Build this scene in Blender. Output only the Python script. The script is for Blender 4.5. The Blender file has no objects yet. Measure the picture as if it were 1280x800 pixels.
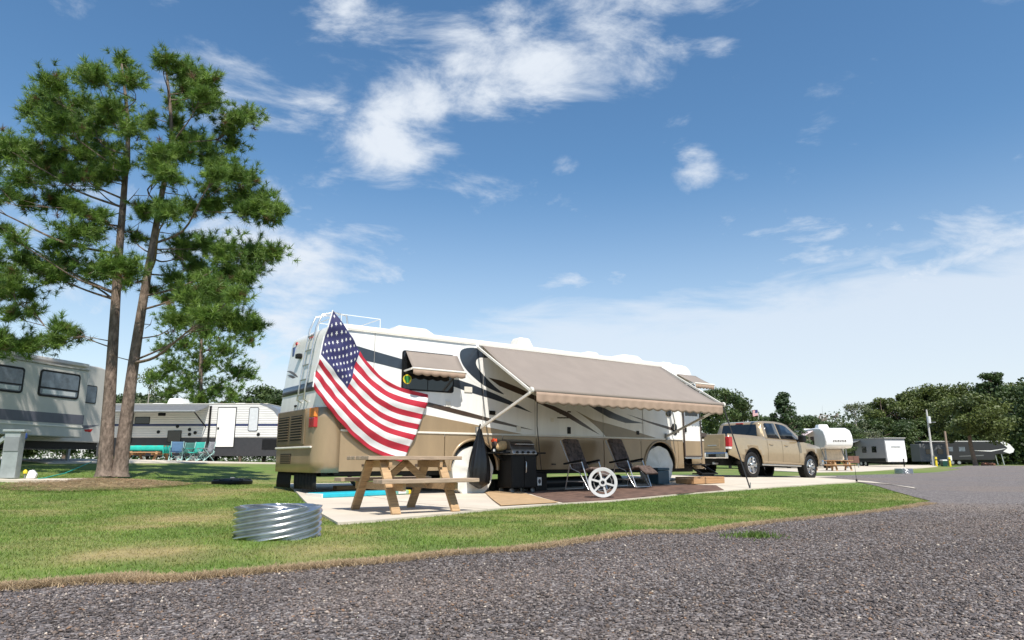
import bpy, bmesh, math, random
import numpy as np
from mathutils import Vector, Matrix, noise as mnoise

random.seed(7); rng = np.random.default_rng(7)
R = math.radians
sc = bpy.context.scene
col = sc.collection

# ------------------------------------------------------------------ camera
FPX, HC, HOR = 853.33, 0.72, 576.0            # focal length in photo pixels, eye height, horizon row
PITCH = math.atan((HOR - 400) / FPX)
cam_d = bpy.data.cameras.new('camera'); cam = bpy.data.objects.new('camera', cam_d); col.objects.link(cam)
cam_d.sensor_width = 36; cam_d.lens = FPX * 36 / 1280
cam_d.clip_start = 0.05; cam_d.clip_end = 3000
cam.location = (0, 0, HC); cam.rotation_euler = (math.pi / 2 + PITCH, 0, 0)
sc.camera = cam

# ------------------------------------------------------------------ photo pixel -> place
CT, ST = math.cos(PITCH), math.sin(PITCH)
def ray(px, py):
    r, v = (px - 640) / FPX, (400 - py) / FPX
    return Vector((r, CT - v * ST, ST + v * CT))
EYE = Vector((0, 0, HC))
def P(px, py, D):
    d = ray(px, py); return EYE + d * (D / d.y)

# ------------------------------------------------------------------ sun and sky
SUN_AZ, SUN_EL = 162.0, 57.0                  # azimuth clockwise from +Y
sd = Vector((math.sin(R(SUN_AZ)) * math.cos(R(SUN_EL)), math.cos(R(SUN_AZ)) * math.cos(R(SUN_EL)), math.sin(R(SUN_EL))))
sun_l = bpy.data.lights.new('sun', 'SUN'); sun_o = bpy.data.objects.new('sun', sun_l); col.objects.link(sun_o)
sun_l.energy = 5.0; sun_l.angle = R(0.6); sun_l.color = (1.0, 0.95, 0.87)
sun_o.rotation_euler = sd.to_track_quat('Z', 'Y').to_euler(); sun_o.location = sd * 50
sc.view_settings.view_transform = 'Standard'; sc.view_settings.look = 'None'
sc.view_settings.exposure = 0.30; sc.view_settings.gamma = 1.0; sc.view_settings.use_curve_mapping = False
sc.cycles.use_denoising = True
sc.cycles.max_bounces = 6; sc.cycles.transparent_max_bounces = 6

world = bpy.data.worlds.new('World'); sc.world = world; world.use_nodes = True
wn, wl = world.node_tree.nodes, world.node_tree.links
wn.clear()
def N(nt, t, **kw):
    n = nt.nodes.new(t)
    for k, v in kw.items():
        if k == 'inp':
            for i, x in v.items(): n.inputs[i].default_value = x
        else: setattr(n, k, v)
    return n
wt = world.node_tree
sky = N(wt, 'ShaderNodeTexSky'); sky.sky_type = 'NISHITA'; sky.sun_disc = False
sky.sun_elevation = R(SUN_EL); sky.sun_rotation = R(SUN_AZ)
sky.air_density = 1.1; sky.dust_density = 0.3; sky.ozone_density = 1.6
bg_sky = N(wt, 'ShaderNodeBackground', inp={1: 0.12})
hsv = N(wt, 'ShaderNodeHueSaturation', inp={'Saturation': 1.2, 'Hue': 0.497}); wl.new(sky.outputs[0], hsv.inputs['Color']); wl.new(hsv.outputs[0], bg_sky.inputs[0])
tc = N(wt, 'ShaderNodeTexCoord')
nrm = N(wt, 'ShaderNodeVectorMath', operation='NORMALIZE'); wl.new(tc.outputs['Generated'], nrm.inputs[0])
mp = N(wt, 'ShaderNodeMapping'); mp.vector_type = 'POINT'
mp.inputs['Rotation'].default_value = (0, R(-28), 0); mp.inputs['Scale'].default_value = (2.2, 3.0, 5.2)
wl.new(nrm.outputs[0], mp.inputs[0])
nz = N(wt, 'ShaderNodeTexNoise', inp={'Scale': 2.6, 'Detail': 9.0, 'Roughness': 0.62, 'Distortion': 0.35})
wl.new(mp.outputs[0], nz.inputs['Vector'])
# cloud masses: place in the sky (as seen in the photograph), angular radius, density
CLOUDS = [(480, 168, 100, .74), (425, 160, 90, .58), (525, 140, 90, .66), (600, 105, 95, .70), (675, 75, 105, .70), (745, 45, 100, .68), (800, 60, 80, .6),
          (890, 40, 50, .3), (866, 207, 46, .62), (778, 339, 30, .5), (706, 205, 26, .32), (856, 153, 22, .28), (345, 240, 45, .35), (330, 130, 90, .2),
          (250, 70, 130, .30), (440, 30, 120, .34), (330, 350, 150, .62), (320, 415, 140, .66), (480, 290, 110, .36), (60, 300, 150, .42), (150, 380, 150, .45), (1160, 245, 36, .22),
          (900, 385, 160, .3), (1040, 360, 150, .34), (1170, 335, 150, .36), (1290, 320, 150, .4), (1010, 195, 40, .18), (1400, 300, 190, .5), (-150, 300, 220, .4)]
acc = None
for (px, py, rp, w) in CLOUDS:
    d = ray(px, py).normalized()
    dist = N(wt, 'ShaderNodeVectorMath', operation='DISTANCE'); wl.new(nrm.outputs[0], dist.inputs[0]); dist.inputs[1].default_value = d
    mr = N(wt, 'ShaderNodeMapRange', interpolation_type='SMOOTHERSTEP', inp={1: rp / 860 * 1.25, 2: 0.0, 3: 0.0, 4: w}); wl.new(dist.outputs['Value'], mr.inputs[0])
    if acc is None: acc = mr
    else:
        ad = N(wt, 'ShaderNodeMath', operation='SMOOTH_MAX', inp={2: 0.12}); wl.new(acc.outputs[0], ad.inputs[0]); wl.new(mr.outputs[0], ad.inputs[1]); acc = ad
sm = N(wt, 'ShaderNodeMath', operation='MULTIPLY_ADD', inp={1: 2.3}); wl.new(nz.outputs[0], sm.inputs[0]); wl.new(acc.outputs[0], sm.inputs[2])
cl = N(wt, 'ShaderNodeMapRange', interpolation_type='SMOOTHSTEP', inp={1: 1.38, 2: 2.1, 3: 0.0, 4: 0.95}); wl.new(sm.outputs[0], cl.inputs[0])
# pale haze over the horizon
sx = N(wt, 'ShaderNodeSeparateXYZ'); wl.new(nrm.outputs[0], sx.inputs[0])
hz = N(wt, 'ShaderNodeMapRange', interpolation_type='SMOOTHSTEP', inp={1: -0.02, 2: 0.42, 3: 0.55, 4: 0.0}); wl.new(sx.outputs[2], hz.inputs[0])
# sheet of thin high cloud whose upper edge crosses the sky
pn = ray(480, 405).normalized().cross(ray(1280, 285).normalized()).normalized()
if pn.z > 0: pn = -pn
dt_ = N(wt, 'ShaderNodeVectorMath', operation='DOT_PRODUCT'); wl.new(nrm.outputs[0], dt_.inputs[0]); dt_.inputs[1].default_value = pn
mp2 = N(wt, 'ShaderNodeMapping'); mp2.inputs['Rotation'].default_value = (0, R(-8), 0); mp2.inputs['Scale'].default_value = (1.6, 2.0, 7.0); wl.new(nrm.outputs[0], mp2.inputs[0])
nz2 = N(wt, 'ShaderNodeTexNoise', inp={'Scale': 3.0, 'Detail': 8.0, 'Roughness': 0.6, 'Distortion': 0.5}); wl.new(mp2.outputs[0], nz2.inputs['Vector'])
vs_ = N(wt, 'ShaderNodeMath', operation='MULTIPLY_ADD', inp={1: 0.16}); wl.new(nz2.outputs[0], vs_.inputs[0]); wl.new(dt_.outputs['Value'], vs_.inputs[2])
vl = N(wt, 'ShaderNodeMapRange', interpolation_type='SMOOTHSTEP', inp={1: 0.06, 2: 0.145, 3: 0.0, 4: 0.74}); wl.new(vs_.outputs[0], vl.inputs[0])
mx0 = N(wt, 'ShaderNodeMath', operation='MAXIMUM'); wl.new(cl.outputs[0], mx0.inputs[0]); wl.new(vl.outputs[0], mx0.inputs[1])
mx = N(wt, 'ShaderNodeMath', operation='MAXIMUM'); wl.new(mx0.outputs[0], mx.inputs[0]); wl.new(hz.outputs[0], mx.inputs[1])
bg_cl = N(wt, 'ShaderNodeBackground', inp={0: (0.84, 0.90, 0.98, 1), 1: 0.80})
mix = N(wt, 'ShaderNodeMixShader'); wl.new(mx.outputs[0], mix.inputs[0]); wl.new(bg_sky.outputs[0], mix.inputs[1]); wl.new(bg_cl.outputs[0], mix.inputs[2])
wo = N(wt, 'ShaderNodeOutputWorld'); wl.new(mix.outputs[0], wo.inputs[0])

# ------------------------------------------------------------------ materials
MATS = {}
def mat(name, c, rough=0.6, metal=0.0, var=0.15, scale=6.0, bump=0.0, bscale=None, stretch=(1, 1, 1), c2=None, spec=0.5, coat=0.0, attr=None, sheen=0.0, trans=0.0):
    if name in MATS: return MATS[name]
    m = bpy.data.materials.new(name); m.use_nodes = True; nt = m.node_tree; L = nt.links
    b = nt.nodes['Principled BSDF']
    b.inputs['Roughness'].default_value = rough; b.inputs['Metallic'].default_value = metal
    b.inputs['Specular IOR Level'].default_value = spec
    if coat: b.inputs['Coat Weight'].default_value = coat; b.inputs['Coat Roughness'].default_value = 0.08
    t = N(nt, 'ShaderNodeTexCoord'); mpn = N(nt, 'ShaderNodeMapping'); mpn.inputs['Scale'].default_value = stretch
    L.new(t.outputs['Object'], mpn.inputs[0])
    n1 = N(nt, 'ShaderNodeTexNoise', inp={'Scale': scale, 'Detail': 6.0, 'Roughness': 0.6}); L.new(mpn.outputs[0], n1.inputs['Vector'])
    rmp = N(nt, 'ShaderNodeMapRange', inp={1: 0.3, 2: 0.7, 3: 0.0, 4: 1.0}); L.new(n1.outputs[0], rmp.inputs[0])
    mixc = N(nt, 'ShaderNodeMix', data_type='RGBA'); L.new(rmp.outputs[0], mixc.inputs['Factor'])
    ca = tuple(max(0, x * (1 - var)) for x in c); cb = c2 if c2 else tuple(min(1, x * (1 + var)) for x in c)
    mixc.inputs['A'].default_value = (*ca, 1); mixc.inputs['B'].default_value = (*cb, 1)
    out = mixc.outputs['Result']
    if attr:
        at = N(nt, 'ShaderNodeAttribute', attribute_name=attr)
        mul = N(nt, 'ShaderNodeMix', data_type='RGBA', blend_type='MULTIPLY'); mul.inputs['Factor'].default_value = 1.0
        L.new(at.outputs['Color'], mul.inputs['A']); L.new(out, mul.inputs['B']); out = mul.outputs['Result']
    L.new(out, b.inputs['Base Color'])
    if trans:
        ob = nt.nodes['Material Output']; tr = N(nt, 'ShaderNodeBsdfTranslucent'); L.new(out, tr.inputs[0])
        ms = N(nt, 'ShaderNodeMixShader', inp={0: trans}); L.new(b.outputs[0], ms.inputs[1]); L.new(tr.outputs[0], ms.inputs[2]); L.new(ms.outputs[0], ob.inputs[0])
    if bump:
        n2 = N(nt, 'ShaderNodeTexNoise', inp={'Scale': bscale or scale * 4, 'Detail': 5.0}); L.new(mpn.outputs[0], n2.inputs['Vector'])
        bp = N(nt, 'ShaderNodeBump', inp={'Strength': 0.6, 'Distance': bump}); L.new(n2.outputs[0], bp.inputs['Height']); L.new(bp.outputs[0], b.inputs['Normal'])
    MATS[name] = m; return m

WHITE = mat('white_gelcoat', (.80, .785, .75), .3, var=.08, scale=2.2, coat=.4, stretch=(1.5, 1.5, .25))
TAN = mat('champagne_paint', (.335, .24, .14), .36, metal=.2, var=.12, scale=2.5, coat=.4, stretch=(1, 1, .3))
TAND = mat('bronze_paint', (.20, .145, .085), .42, metal=.3, var=.12, scale=2, coat=.2)
NAVY = mat('dark_slate_paint', (.030, .040, .055), .3, var=.15, coat=.5)
BROWN = mat('dark_brown_paint', (.055, .035, .025), .35, var=.15, coat=.4)
TAUPE = mat('taupe_paint', (.25, .20, .125), .35, var=.08, coat=.4)
CREAM = mat('cream_moulding', (.74, .70, .62), .45, var=.06)
BLACK = mat('black_plastic', (.007, .007, .007), .5, var=.3, spec=.3)
RUBBER = mat('black_rubber', (.013, .0125, .012), .8, spec=.3, var=.3, scale=14, bump=.002)
GLASS = mat('dark_window_glass', (.010, .012, .014), .05, var=.2, spec=.7)
CHROME = mat('chrome', (.70, .70, .70), .16, metal=1, var=.05)
ALU = mat('brushed_aluminium', (.62, .62, .61), .36, metal=.85, var=.1)
STEEL = mat('galvanised_steel', (.62, .63, .64), .30, metal=.95, var=.18, scale=9, bump=.001)
GREYM = mat('grey_metal', (.28, .29, .29), .5, metal=.4, var=.12)
AWN = mat('taupe_awning_canvas', (.25, .208, .175), .85, var=.06, scale=2.2, bump=.0015, bscale=160)
AWNV = mat('valance_canvas', (.36, .255, .185), .85, var=.08, scale=4)
WHITECLOTH = mat('white_cover_cloth', (.74, .72, .66), .8, var=.08, scale=5, bump=.02, bscale=7)
REDLENS = mat('red_lens', (.42, .012, .015), .2, var=.1, coat=.5)
AMBER = mat('amber_lens', (.75, .22, .02), .2, var=.1, coat=.5)
WOOD = mat('weathered_wood', (.42, .27, .14), .8, var=.28, scale=5, bump=.004, stretch=(1, 9, 9))
WOODG = mat('grey_weathered_wood', (.38, .28, .195), .85, var=.24, scale=5, bump=.004, stretch=(1, 9, 9))
WOODO = mat('orange_wood', (.40, .23, .11), .75, var=.2, scale=4, bump=.003, stretch=(1, 9, 9))
CONC = mat('concrete', (.56, .49, .395), .9, var=.09, scale=1.4, bump=.004, bscale=60)
BARK = mat('pine_bark', (.13, .09, .068), .95, var=.5, scale=14, bump=.06, bscale=22, stretch=(1, 1, .4), c2=(.28, .21, .165))
NEEDLE = mat('pine_needles', (1, 1, 1), .55, var=.22, scale=1.5, attr='Col', trans=.35)
LEAF = mat('leaves', (1, 1, 1), .55, var=.25, scale=.5, attr='Col', trans=.2)
GRASSM = mat('grass_blades', (1, 1, 1), .6, var=.2, scale=2, attr='Col', trans=.3)
STONE = mat('gravel_stone', (1, 1, 1), .85, var=.15, scale=60, attr='Col')
TEAL = mat('turquoise_vinyl', (.02, .42, .52), .4, var=.08)
TEALC = mat('teal_cloth', (.015, .42, .33), .8, var=.12, scale=5)
YELLOW = mat('yellow_paint', (.72, .55, .03), .5, var=.1)

# ------------------------------------------------------------------ mesh helpers
def link(name, me, parent=None, m=None):
    o = bpy.data.objects.new(name, me); col.objects.link(o)
    if parent is not None: o.parent = parent
    return o
def tag(o, label=None, cat=None, group=None, kind=None):
    if label: o['label'] = label
    if cat: o['category'] = cat
    if group: o['group'] = group
    if kind: o['kind'] = kind
    return o
def thing(name, label, cat, loc=(0, 0, 0), rz=0.0, group=None):
    o = bpy.data.objects.new(name, None); col.objects.link(o); o.location = loc; o.rotation_euler = (0, 0, rz); o.empty_display_size = .2
    return tag(o, label, cat, group)
class MB:
    def __init__(s): s.v, s.f, s.mi = [], [], []
    def add(s, vs, fs, mi=0):
        o = len(s.v); s.v += [tuple(v) for v in vs]; s.f += [tuple(i + o for i in f) for f in fs]; s.mi += [mi] * len(fs); return s
    def box(s, x0, x1, y0, y1, z0, z1, mi=0, M=None):
        vs = [Vector(p) for p in ((x0, y0, z0), (x1, y0, z0), (x1, y1, z0), (x0, y1, z0), (x0, y0, z1), (x1, y0, z1), (x1, y1, z1), (x0, y1, z1))]
        if M: vs = [M @ v for v in vs]
        return s.add(vs, [(0, 3, 2, 1), (4, 5, 6, 7), (0, 1, 5, 4), (1, 2, 6, 5), (2, 3, 7, 6), (3, 0, 4, 7)], mi)
    def beam(s, a, b, w, h, mi=0, up=(0, 0, 1)):
        a, b = Vector(a), Vector(b); d = (b - a); L = d.length; d.normalize(); up = Vector(up)
        sd_ = d.cross(up)
        if sd_.length < 1e-4: sd_ = d.cross(Vector((1, 0, 0)))
        sd_.normalize(); u2 = sd_.cross(d)
        M = Matrix(((d.x, sd_.x, u2.x, a.x), (d.y, sd_.y, u2.y, a.y), (d.z, sd_.z, u2.z, a.z), (0, 0, 0, 1)))
        return s.box(0, L, -w / 2, w / 2, -h / 2, h / 2, mi, M)
    def tube(s, pts, r, n=8, mi=0, cap=True):
        pts = [Vector(p) for p in pts]; rs = r if isinstance(r, (list, tuple)) else [r] * len(pts)
        vs, fs = [], []; prev = None
        for i, p in enumerate(pts):
            d = (pts[min(i + 1, len(pts) - 1)] - pts[max(i - 1, 0)]).normalized()
            if prev is None: a = d.orthogonal().normalized()
            else:
                a = prev - d * prev.dot(d)
                a = a.normalized() if a.length > 1e-6 else d.orthogonal().normalized()
            prev = a; b = d.cross(a)
            for k in range(n):
                t = 2 * math.pi * k / n; vs.append(p + (a * math.cos(t) + b * math.sin(t)) * rs[i])
        for i in range(len(pts) - 1):
            for k in range(n): fs.append((i * n + k, i * n + (k + 1) % n, (i + 1) * n + (k + 1) % n, (i + 1) * n + k))
        if cap: fs += [tuple(range(n - 1, -1, -1)), tuple((len(pts) - 1) * n + k for k in range(n))]
        return s.add(vs, fs, mi)
    def prism(s, poly, a, b, axis='y', mi=0):
        n = len(poly)
        f = {'y': lambda p, t: (p[0], t, p[1]), 'x': lambda p, t: (t, p[0], p[1]), 'z': lambda p, t: (p[0], p[1], t)}[axis]
        vs = [f(p, a) for p in poly] + [f(p, b) for p in poly]
        fs = [tuple(range(n)), tuple(range(2 * n - 1, n - 1, -1))] + [(i, i + n, (i + 1) % n + n, (i + 1) % n) for i in range(n)]
        return s.add(vs, fs, mi)
    def lathe(s, prof, n=32, c=(0, 0, 0), axis='y', mi=0, closed=False):
        vs, fs = [], []; m = len(prof)
        for k in range(n):
            t = 2 * math.pi * k / n
            for (r, h) in prof:
                q = {'y': (r * math.cos(t), h, r * math.sin(t)), 'z': (r * math.cos(t), r * math.sin(t), h), 'x': (h, r * math.cos(t), r * math.sin(t))}[axis]
                vs.append((q[0] + c[0], q[1] + c[1], q[2] + c[2]))
        for k in range(n):
            k2 = (k + 1) % n
            for j in range(m if closed else m - 1):
                j2 = (j + 1) % m; fs.append((k * m + j, k2 * m + j, k2 * m + j2, k * m + j2))
        return s.add(vs, fs, mi)
    def grid(s, fn, nu, nv, mi=None):
        vs = [fn(i / nu, j / nv) for j in range(nv + 1) for i in range(nu + 1)]
        o = len(s.v); s.v += [tuple(v) for v in vs]
        for j in range(nv):
            for i in range(nu):
                q = j * (nu + 1) + i; s.f.append((o + q, o + q + 1, o + q + nu + 2, o + q + nu + 1)); s.mi.append(mi((i + .5) / nu, (j + .5) / nv) if mi else 0)
        return s
    def build(s, name, mats, parent=None, smooth=None, bevel=0, label=None, solid=0):
        me = bpy.data.meshes.new(name); me.from_pydata(s.v, [], s.f)
        bm = bmesh.new(); bm.from_mesh(me); bmesh.ops.recalc_face_normals(bm, faces=bm.faces); bm.to_mesh(me); bm.free()
        if not isinstance(mats, (list, tuple)): mats = [mats]
        for m in mats: me.materials.append(m)
        if len(mats) > 1: me.polygons.foreach_set('material_index', s.mi)
        if smooth is not None:
            me.polygons.foreach_set('use_smooth', [True] * len(me.polygons))
            me.set_sharp_from_angle(angle=R(smooth))
        o = link(name, me, parent)
        if bevel:
            md = o.modifiers.new('bevel', 'BEVEL'); md.width = bevel; md.segments = 2; md.limit_method = 'ANGLE'; md.angle_limit = R(40)
        if solid:
            md = o.modifiers.new('thick', 'SOLIDIFY'); md.thickness = solid; md.offset = 0
        if label: o['label'] = label
        return o
def copy_tree(o, parent=None):
    c = o.copy(); col.objects.link(c)
    if parent is not None: c.parent = parent
    for ch in list(o.children): copy_tree(ch, c)
    return c
def mesh_np(name, v, f, colr=None, m=None, parent=None):
    me = bpy.data.meshes.new(name); nv, nf, k = len(v), len(f), f.shape[1]
    me.vertices.add(nv); me.vertices.foreach_set('co', np.ascontiguousarray(v, np.float32).ravel())
    me.loops.add(nf * k); me.loops.foreach_set('vertex_index', np.ascontiguousarray(f, np.int32).ravel())
    me.polygons.add(nf); me.polygons.foreach_set('loop_start', np.arange(0, nf * k, k, dtype=np.int32))
    if colr is not None:
        a = me.color_attributes.new('Col', 'FLOAT_COLOR', 'POINT'); c4 = np.ones((nv, 4), np.float32); c4[:, :3] = colr; a.data.foreach_set('color', c4.ravel())
    me.update(calc_edges=True); me.validate()
    if m: me.materials.append(m)
    return link(name, me, parent)
def catmull(pts, n=6, closed=False):
    out = []; m = len(pts)
    for i in range(m if closed else m - 1):
        g = (lambda k: pts[k % m]) if closed else (lambda k: pts[min(max(k, 0), m - 1)])
        p0, p1, p2, p3 = g(i - 1), g(i), g(i + 1), g(i + 2)
        for j in range(n):
            t = j / n
            out.append(tuple(.5 * (2 * b + (c - a) * t + (2 * a - 5 * b + 4 * c - d) * t * t + (3 * b - a - 3 * c + d) * t ** 3) for a, b, c, d in zip(p0, p1, p2, p3)))
    if not closed: out.append(tuple(pts[-1]))
    return out
def rrect(x0, x1, z0, z1, r, n=4):
    o = []
    for cx, cz, a0 in ((x1 - r, z1 - r, 0), (x0 + r, z1 - r, 90), (x0 + r, z0 + r, 180), (x1 - r, z0 + r, 270)):
        for k in range(n + 1):
            a = R(a0 + 90 * k / n); o.append((cx + r * math.cos(a), cz + r * math.sin(a)))
    return o

# ------------------------------------------------------------------ smooth value noise for numpy
_perm = rng.random((256, 256))
def vnoise(x, y):
    xi, yi = np.floor(x).astype(int), np.floor(y).astype(int); fx, fy = x - xi, y - yi
    fx, fy = fx * fx * (3 - 2 * fx), fy * fy * (3 - 2 * fy)
    g = lambda a, b: _perm[a % 256, b % 256]
    return (g(xi, yi) * (1 - fx) + g(xi + 1, yi) * fx) * (1 - fy) + (g(xi, yi + 1) * (1 - fx) + g(xi + 1, yi + 1) * fx) * fy
def fbm(x, y, o=4):
    s, a, t = 0, .5, 0
    for i in range(o): s = s + a * vnoise(x * 2 ** i + 17.3 * i, y * 2 ** i + 9.1 * i); t += a; a *= .5
    return s / t

# ------------------------------------------------------------------ terrain heights from what stands on the ground
_ctrl = [(592, 619, 15), (826, 605, 18.6), (943, 597.5, 22.3), (1015, 598.5, 24.5), (347, 678, 6.1), (135, 599, 17), (110, 575, 24), (350, 579, 36), (160, 578, 36),
         (1057, 589.5, 50), (1130, 592, 40), (1060, 586, 66), (1160, 631, 11.4), (290, 606, 17.5), (30, 599, 15), (362, 609, 15), (1040, 604, 21), (640, 637, 10.3), (480, 646, 9.3), (905, 592, 33)]
_cp = [tuple(P(*c)) for c in _ctrl] + [(0, 0, 0), (-4, 3, 0), (6, 4, 0), (-14, 0, 0), (14, 0, 0), (-2, 12, -.02), (3, 12, .02), (7, 14.5, .05), (-8, 6, .02), (-9, 11, .12), (-18, 12, .3), (22, 20, 0), (30, 60, .05), (45, 85, .1), (70, 120, .15), (0, 60, .35), (-50, 60, .7), (-60, 20, .5),
                                  (60, 0, 0), (0, -60, 0), (-60, -40, 0), (0, 130, .4), (-90, 130, .6), (150, 150, .2), (200, 0, 0)]
_cp = np.array(_cp); _n = len(_cp)
def _phi(d2): return np.sqrt(d2 + 9.0)
_A = _phi(((_cp[:, None, :2] - _cp[None, :, :2]) ** 2).sum(-1)) - np.eye(_n) * 0.25
_w = np.linalg.solve(np.block([[_A, np.ones((_n, 1))], [np.ones((1, _n)), np.zeros((1, 1))]]), np.append(_cp[:, 2], 0))
def T(x, y):
    x, y = np.asarray(x, float), np.asarray(y, float)
    z = np.full(x.shape, _w[-1])
    for i in range(_n): z = z + _w[i] * _phi((x - _cp[i, 0]) ** 2 + (y - _cp[i, 1]) ** 2)
    far = np.clip((np.hypot(x, y) - 130) / 80, 0, 1); return z * (1 - far) + .25 * far
def Tz(x, y): return float(T(x, y))
def G(px, py):
    d = ray(px, py); t = 1.0
    for i in range(4000):
        p = EYE + d * t
        if p.z <= Tz(p.x, p.y): break
        t *= 1.01
    lo, hi = t / 1.01, t
    for i in range(12):
        m = (lo + hi) / 2; p = EYE + d * m
        if p.z <= Tz(p.x, p.y): hi = m
        else: lo = m
    return EYE + d * hi
def on(x, y, dz=0.0): return Vector((x, y, Tz(x, y) + dz))
def inpoly(x, y, poly):
    c = np.zeros(x.shape, bool); n = len(poly)
    for i in range(n):
        (x1, y1), (x2, y2) = poly[i][:2], poly[(i + 1) % n][:2]
        if y1 == y2: continue
        c ^= ((y1 > y) != (y2 > y)) & (x < (x2 - x1) * (y - y1) / (y2 - y1) + x1)
    return c
def drape(name, poly, dz, m, step=1.0, kind='structure', skirt=0.0, parent=None, near=None):
    bm = bmesh.new(); bm.faces.new([bm.verts.new((p[0], p[1], 0)) for p in poly])
    xs, ys = [p[0] for p in poly], [p[1] for p in poly]
    for ax, lo, hi in ((0, min(xs), max(xs)), (1, min(ys), max(ys))):
        t = lo + step
        while t < hi:
            co = (t, 0, 0) if ax == 0 else (0, t, 0); no = (1, 0, 0) if ax == 0 else (0, 1, 0)
            bmesh.ops.bisect_plane(bm, geom=bm.verts[:] + bm.edges[:] + bm.faces[:], plane_co=co, plane_no=no)
            t += step * (1 if abs(t) < 30 else 6)
    if skirt:
        be = [e for e in bm.edges if e.is_boundary]; r = bmesh.ops.extrude_edge_only(bm, edges=be); low = {v for v in r['geom'] if isinstance(v, bmesh.types.BMVert)}
    else: low = set()
    bmesh.ops.triangulate(bm, faces=bm.faces[:])
    for v in bm.verts: v.co.z = Tz(v.co.x, v.co.y) + dz - (skirt if v in low else 0)
    bmesh.ops.recalc_face_normals(bm, faces=bm.faces)
    if sum(f.normal.z for f in bm.faces) < 0: bmesh.ops.reverse_faces(bm, faces=bm.faces)
    me = bpy.data.meshes.new(name); bm.to_mesh(me); bm.free(); me.materials.append(m); o = link(name, me, parent); o['kind'] = kind; return o

# ------------------------------------------------------------------ outlines on the ground
def GP(pts): return [tuple(G(*p))[:2] for p in pts]
edge = GP([(-30, 738), (0, 735), (70, 731), (130, 727), (200, 725), (270, 720), (350, 714), (430, 706), (500, 700), (560, 694), (630, 689), (690, 682), (750, 674), (800, 667), (860, 666), (910, 660), (958, 654), (1044, 645), (1122, 636), (1160, 630)])
edge = [(-26, -6.4), (-12, -.7)] + edge
tip = GP([(1164, 627), (1139, 620.5), (1112, 613), (1096, 608), (1078, 604)])
edge_j = []
for i, p in enumerate(catmull(edge, 8)):
    k = .035 + .03 * (abs(p[0]) > 6); edge_j.append((p[0] + rng.normal(0, k), p[1] + rng.normal(0, k)))
farE = GP([(860, 594.5), (960, 595.5), (1024, 595), (1110, 593), (1175, 590), (1205, 586.6)]) + [(41, 66), (60, 92), (100, 100), (140, 60), (140, -20), (-40, -25)]
GRAVEL = edge_j + catmull(tip, 4) + GP([(1050, 601), (985, 599.5), (900, 598.5), (865, 597.5)]) + farE
PAD = GP([(422, 656.5), (470, 653), (560, 644), (632, 637), (690, 632), (700, 631)])
PAD += [tuple(p) for p in GP([(760, 628), (850, 619), (930, 613), (1000, 608), (1070, 603.2), (1110, 606), (1145, 612.2), (1142, 610.5), (1090, 603), (1060, 600.5), (1015, 597.6)])]
PAD += [(13.2, 28.5), (9.5, 26.2), (-5.8, 17.4)]
PAD += GP([(362, 609)])
PAD2 = GP([(60, 580), (200, 579.5), (360, 580.5)]) + [(-8, 39), (-18, 40), (-34, 36)]
PAD3 = GP([(1012, 591), (1070, 590), (1120, 587), (1172, 583.5), (1165, 581)]) + [(34, 84), (24, 72), (18, 55)]

# ------------------------------------------------------------------ ground sheet with grass colour
def axis(lo, hi, f0, f1, st):
    fine = np.arange(f0, f1, st); a = []; x = f0; s = st
    while x > lo: s *= 1.25; x -= s; a.append(x)
    b = []; x = fine[-1]; s = st
    while x < hi: s *= 1.25; x += s; b.append(x)
    return np.concatenate([np.array(a[::-1]), fine, np.array(b)])
gx, gy = axis(-900, 900, -22, 16, .16), axis(-300, 1400, 2, 34, .16)
X, Y = np.meshgrid(gx, gy); Z = T(X, Y)
tanspots = [(590, 690, 0), (410, 684, .45), (230, 646, .6), (595, 664, .4), (150, 690, .25), (820, 652, .35), (1050, 626, .5), (960, 636, .4), (250, 615, .8), (330, 612, .7), (50, 640, .5), (200, 690, .3), (730, 648, .3), (150, 660, .35), (905, 622, .3), (700, 655, .25)]
tspot = [(*tuple(G(a, b))[:2], r) for a, b, r in tanspots]
MULCH_C = G(130, 606)
def tanfac(x, y):
    t = np.clip((fbm(x * .55, y * .55, 4) - .52) * 4.2, 0, 1) * .5 + np.clip((fbm(x * 2.6 + 40, y * 2.6, 3) - .52) * 3, 0, 1) * .4
    for a, b, r in tspot:
        if r: t = t + .6 * np.exp(-(((x - a) ** 2 + ((y - b) * .8) ** 2) / (r * r))) * (.45 + fbm(x * 3, y * 3, 3))
    return np.clip(t, 0, 1)
def grasscol(x, y, t, d=None):
    v = .78 + .45 * fbm(x * 1.7 + 5, y * 1.7, 4)
    g = np.stack([np.full(x.shape, .128), np.full(x.shape, .202), np.full(x.shape, .028)], -1); s = np.stack([np.full(x.shape, .36), np.full(x.shape, .285), np.full(x.shape, .12)], -1)
    c = g * (1 - t[..., None]) + s * t[..., None]
    return c * v[..., None]
gc = grasscol(X, Y, tanfac(X, Y))
md_ = np.hypot((X - MULCH_C.x) / 1.25, (Y - MULCH_C.y) / 1.9) + (fbm(X * 2, Y * 2, 3) - .5) * .6
mf = .8 * np.clip((1.0 - md_) * 4, 0, 1)[..., None]
gc = gc * (1 - mf) + np.array([.40, .285, .165]) * (.6 + .8 * fbm(X * 5, Y * 5, 3))[..., None] * mf
Z = Z + .10 * np.clip(1.1 - md_, 0, 1)
nx, ny = len(gx), len(gy)
V = np.stack([X, Y, Z], -1).reshape(-1, 3)
i0 = (np.arange(ny - 1)[:, None] * nx + np.arange(nx - 1)[None, :]).ravel()
F = np.stack([i0, i0 + 1, i0 + nx + 1, i0 + nx], -1)
GROUND = mat('lawn_ground', (1, 1, 1), .95, var=.35, scale=9, attr='Col', bump=.02, bscale=40)
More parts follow.
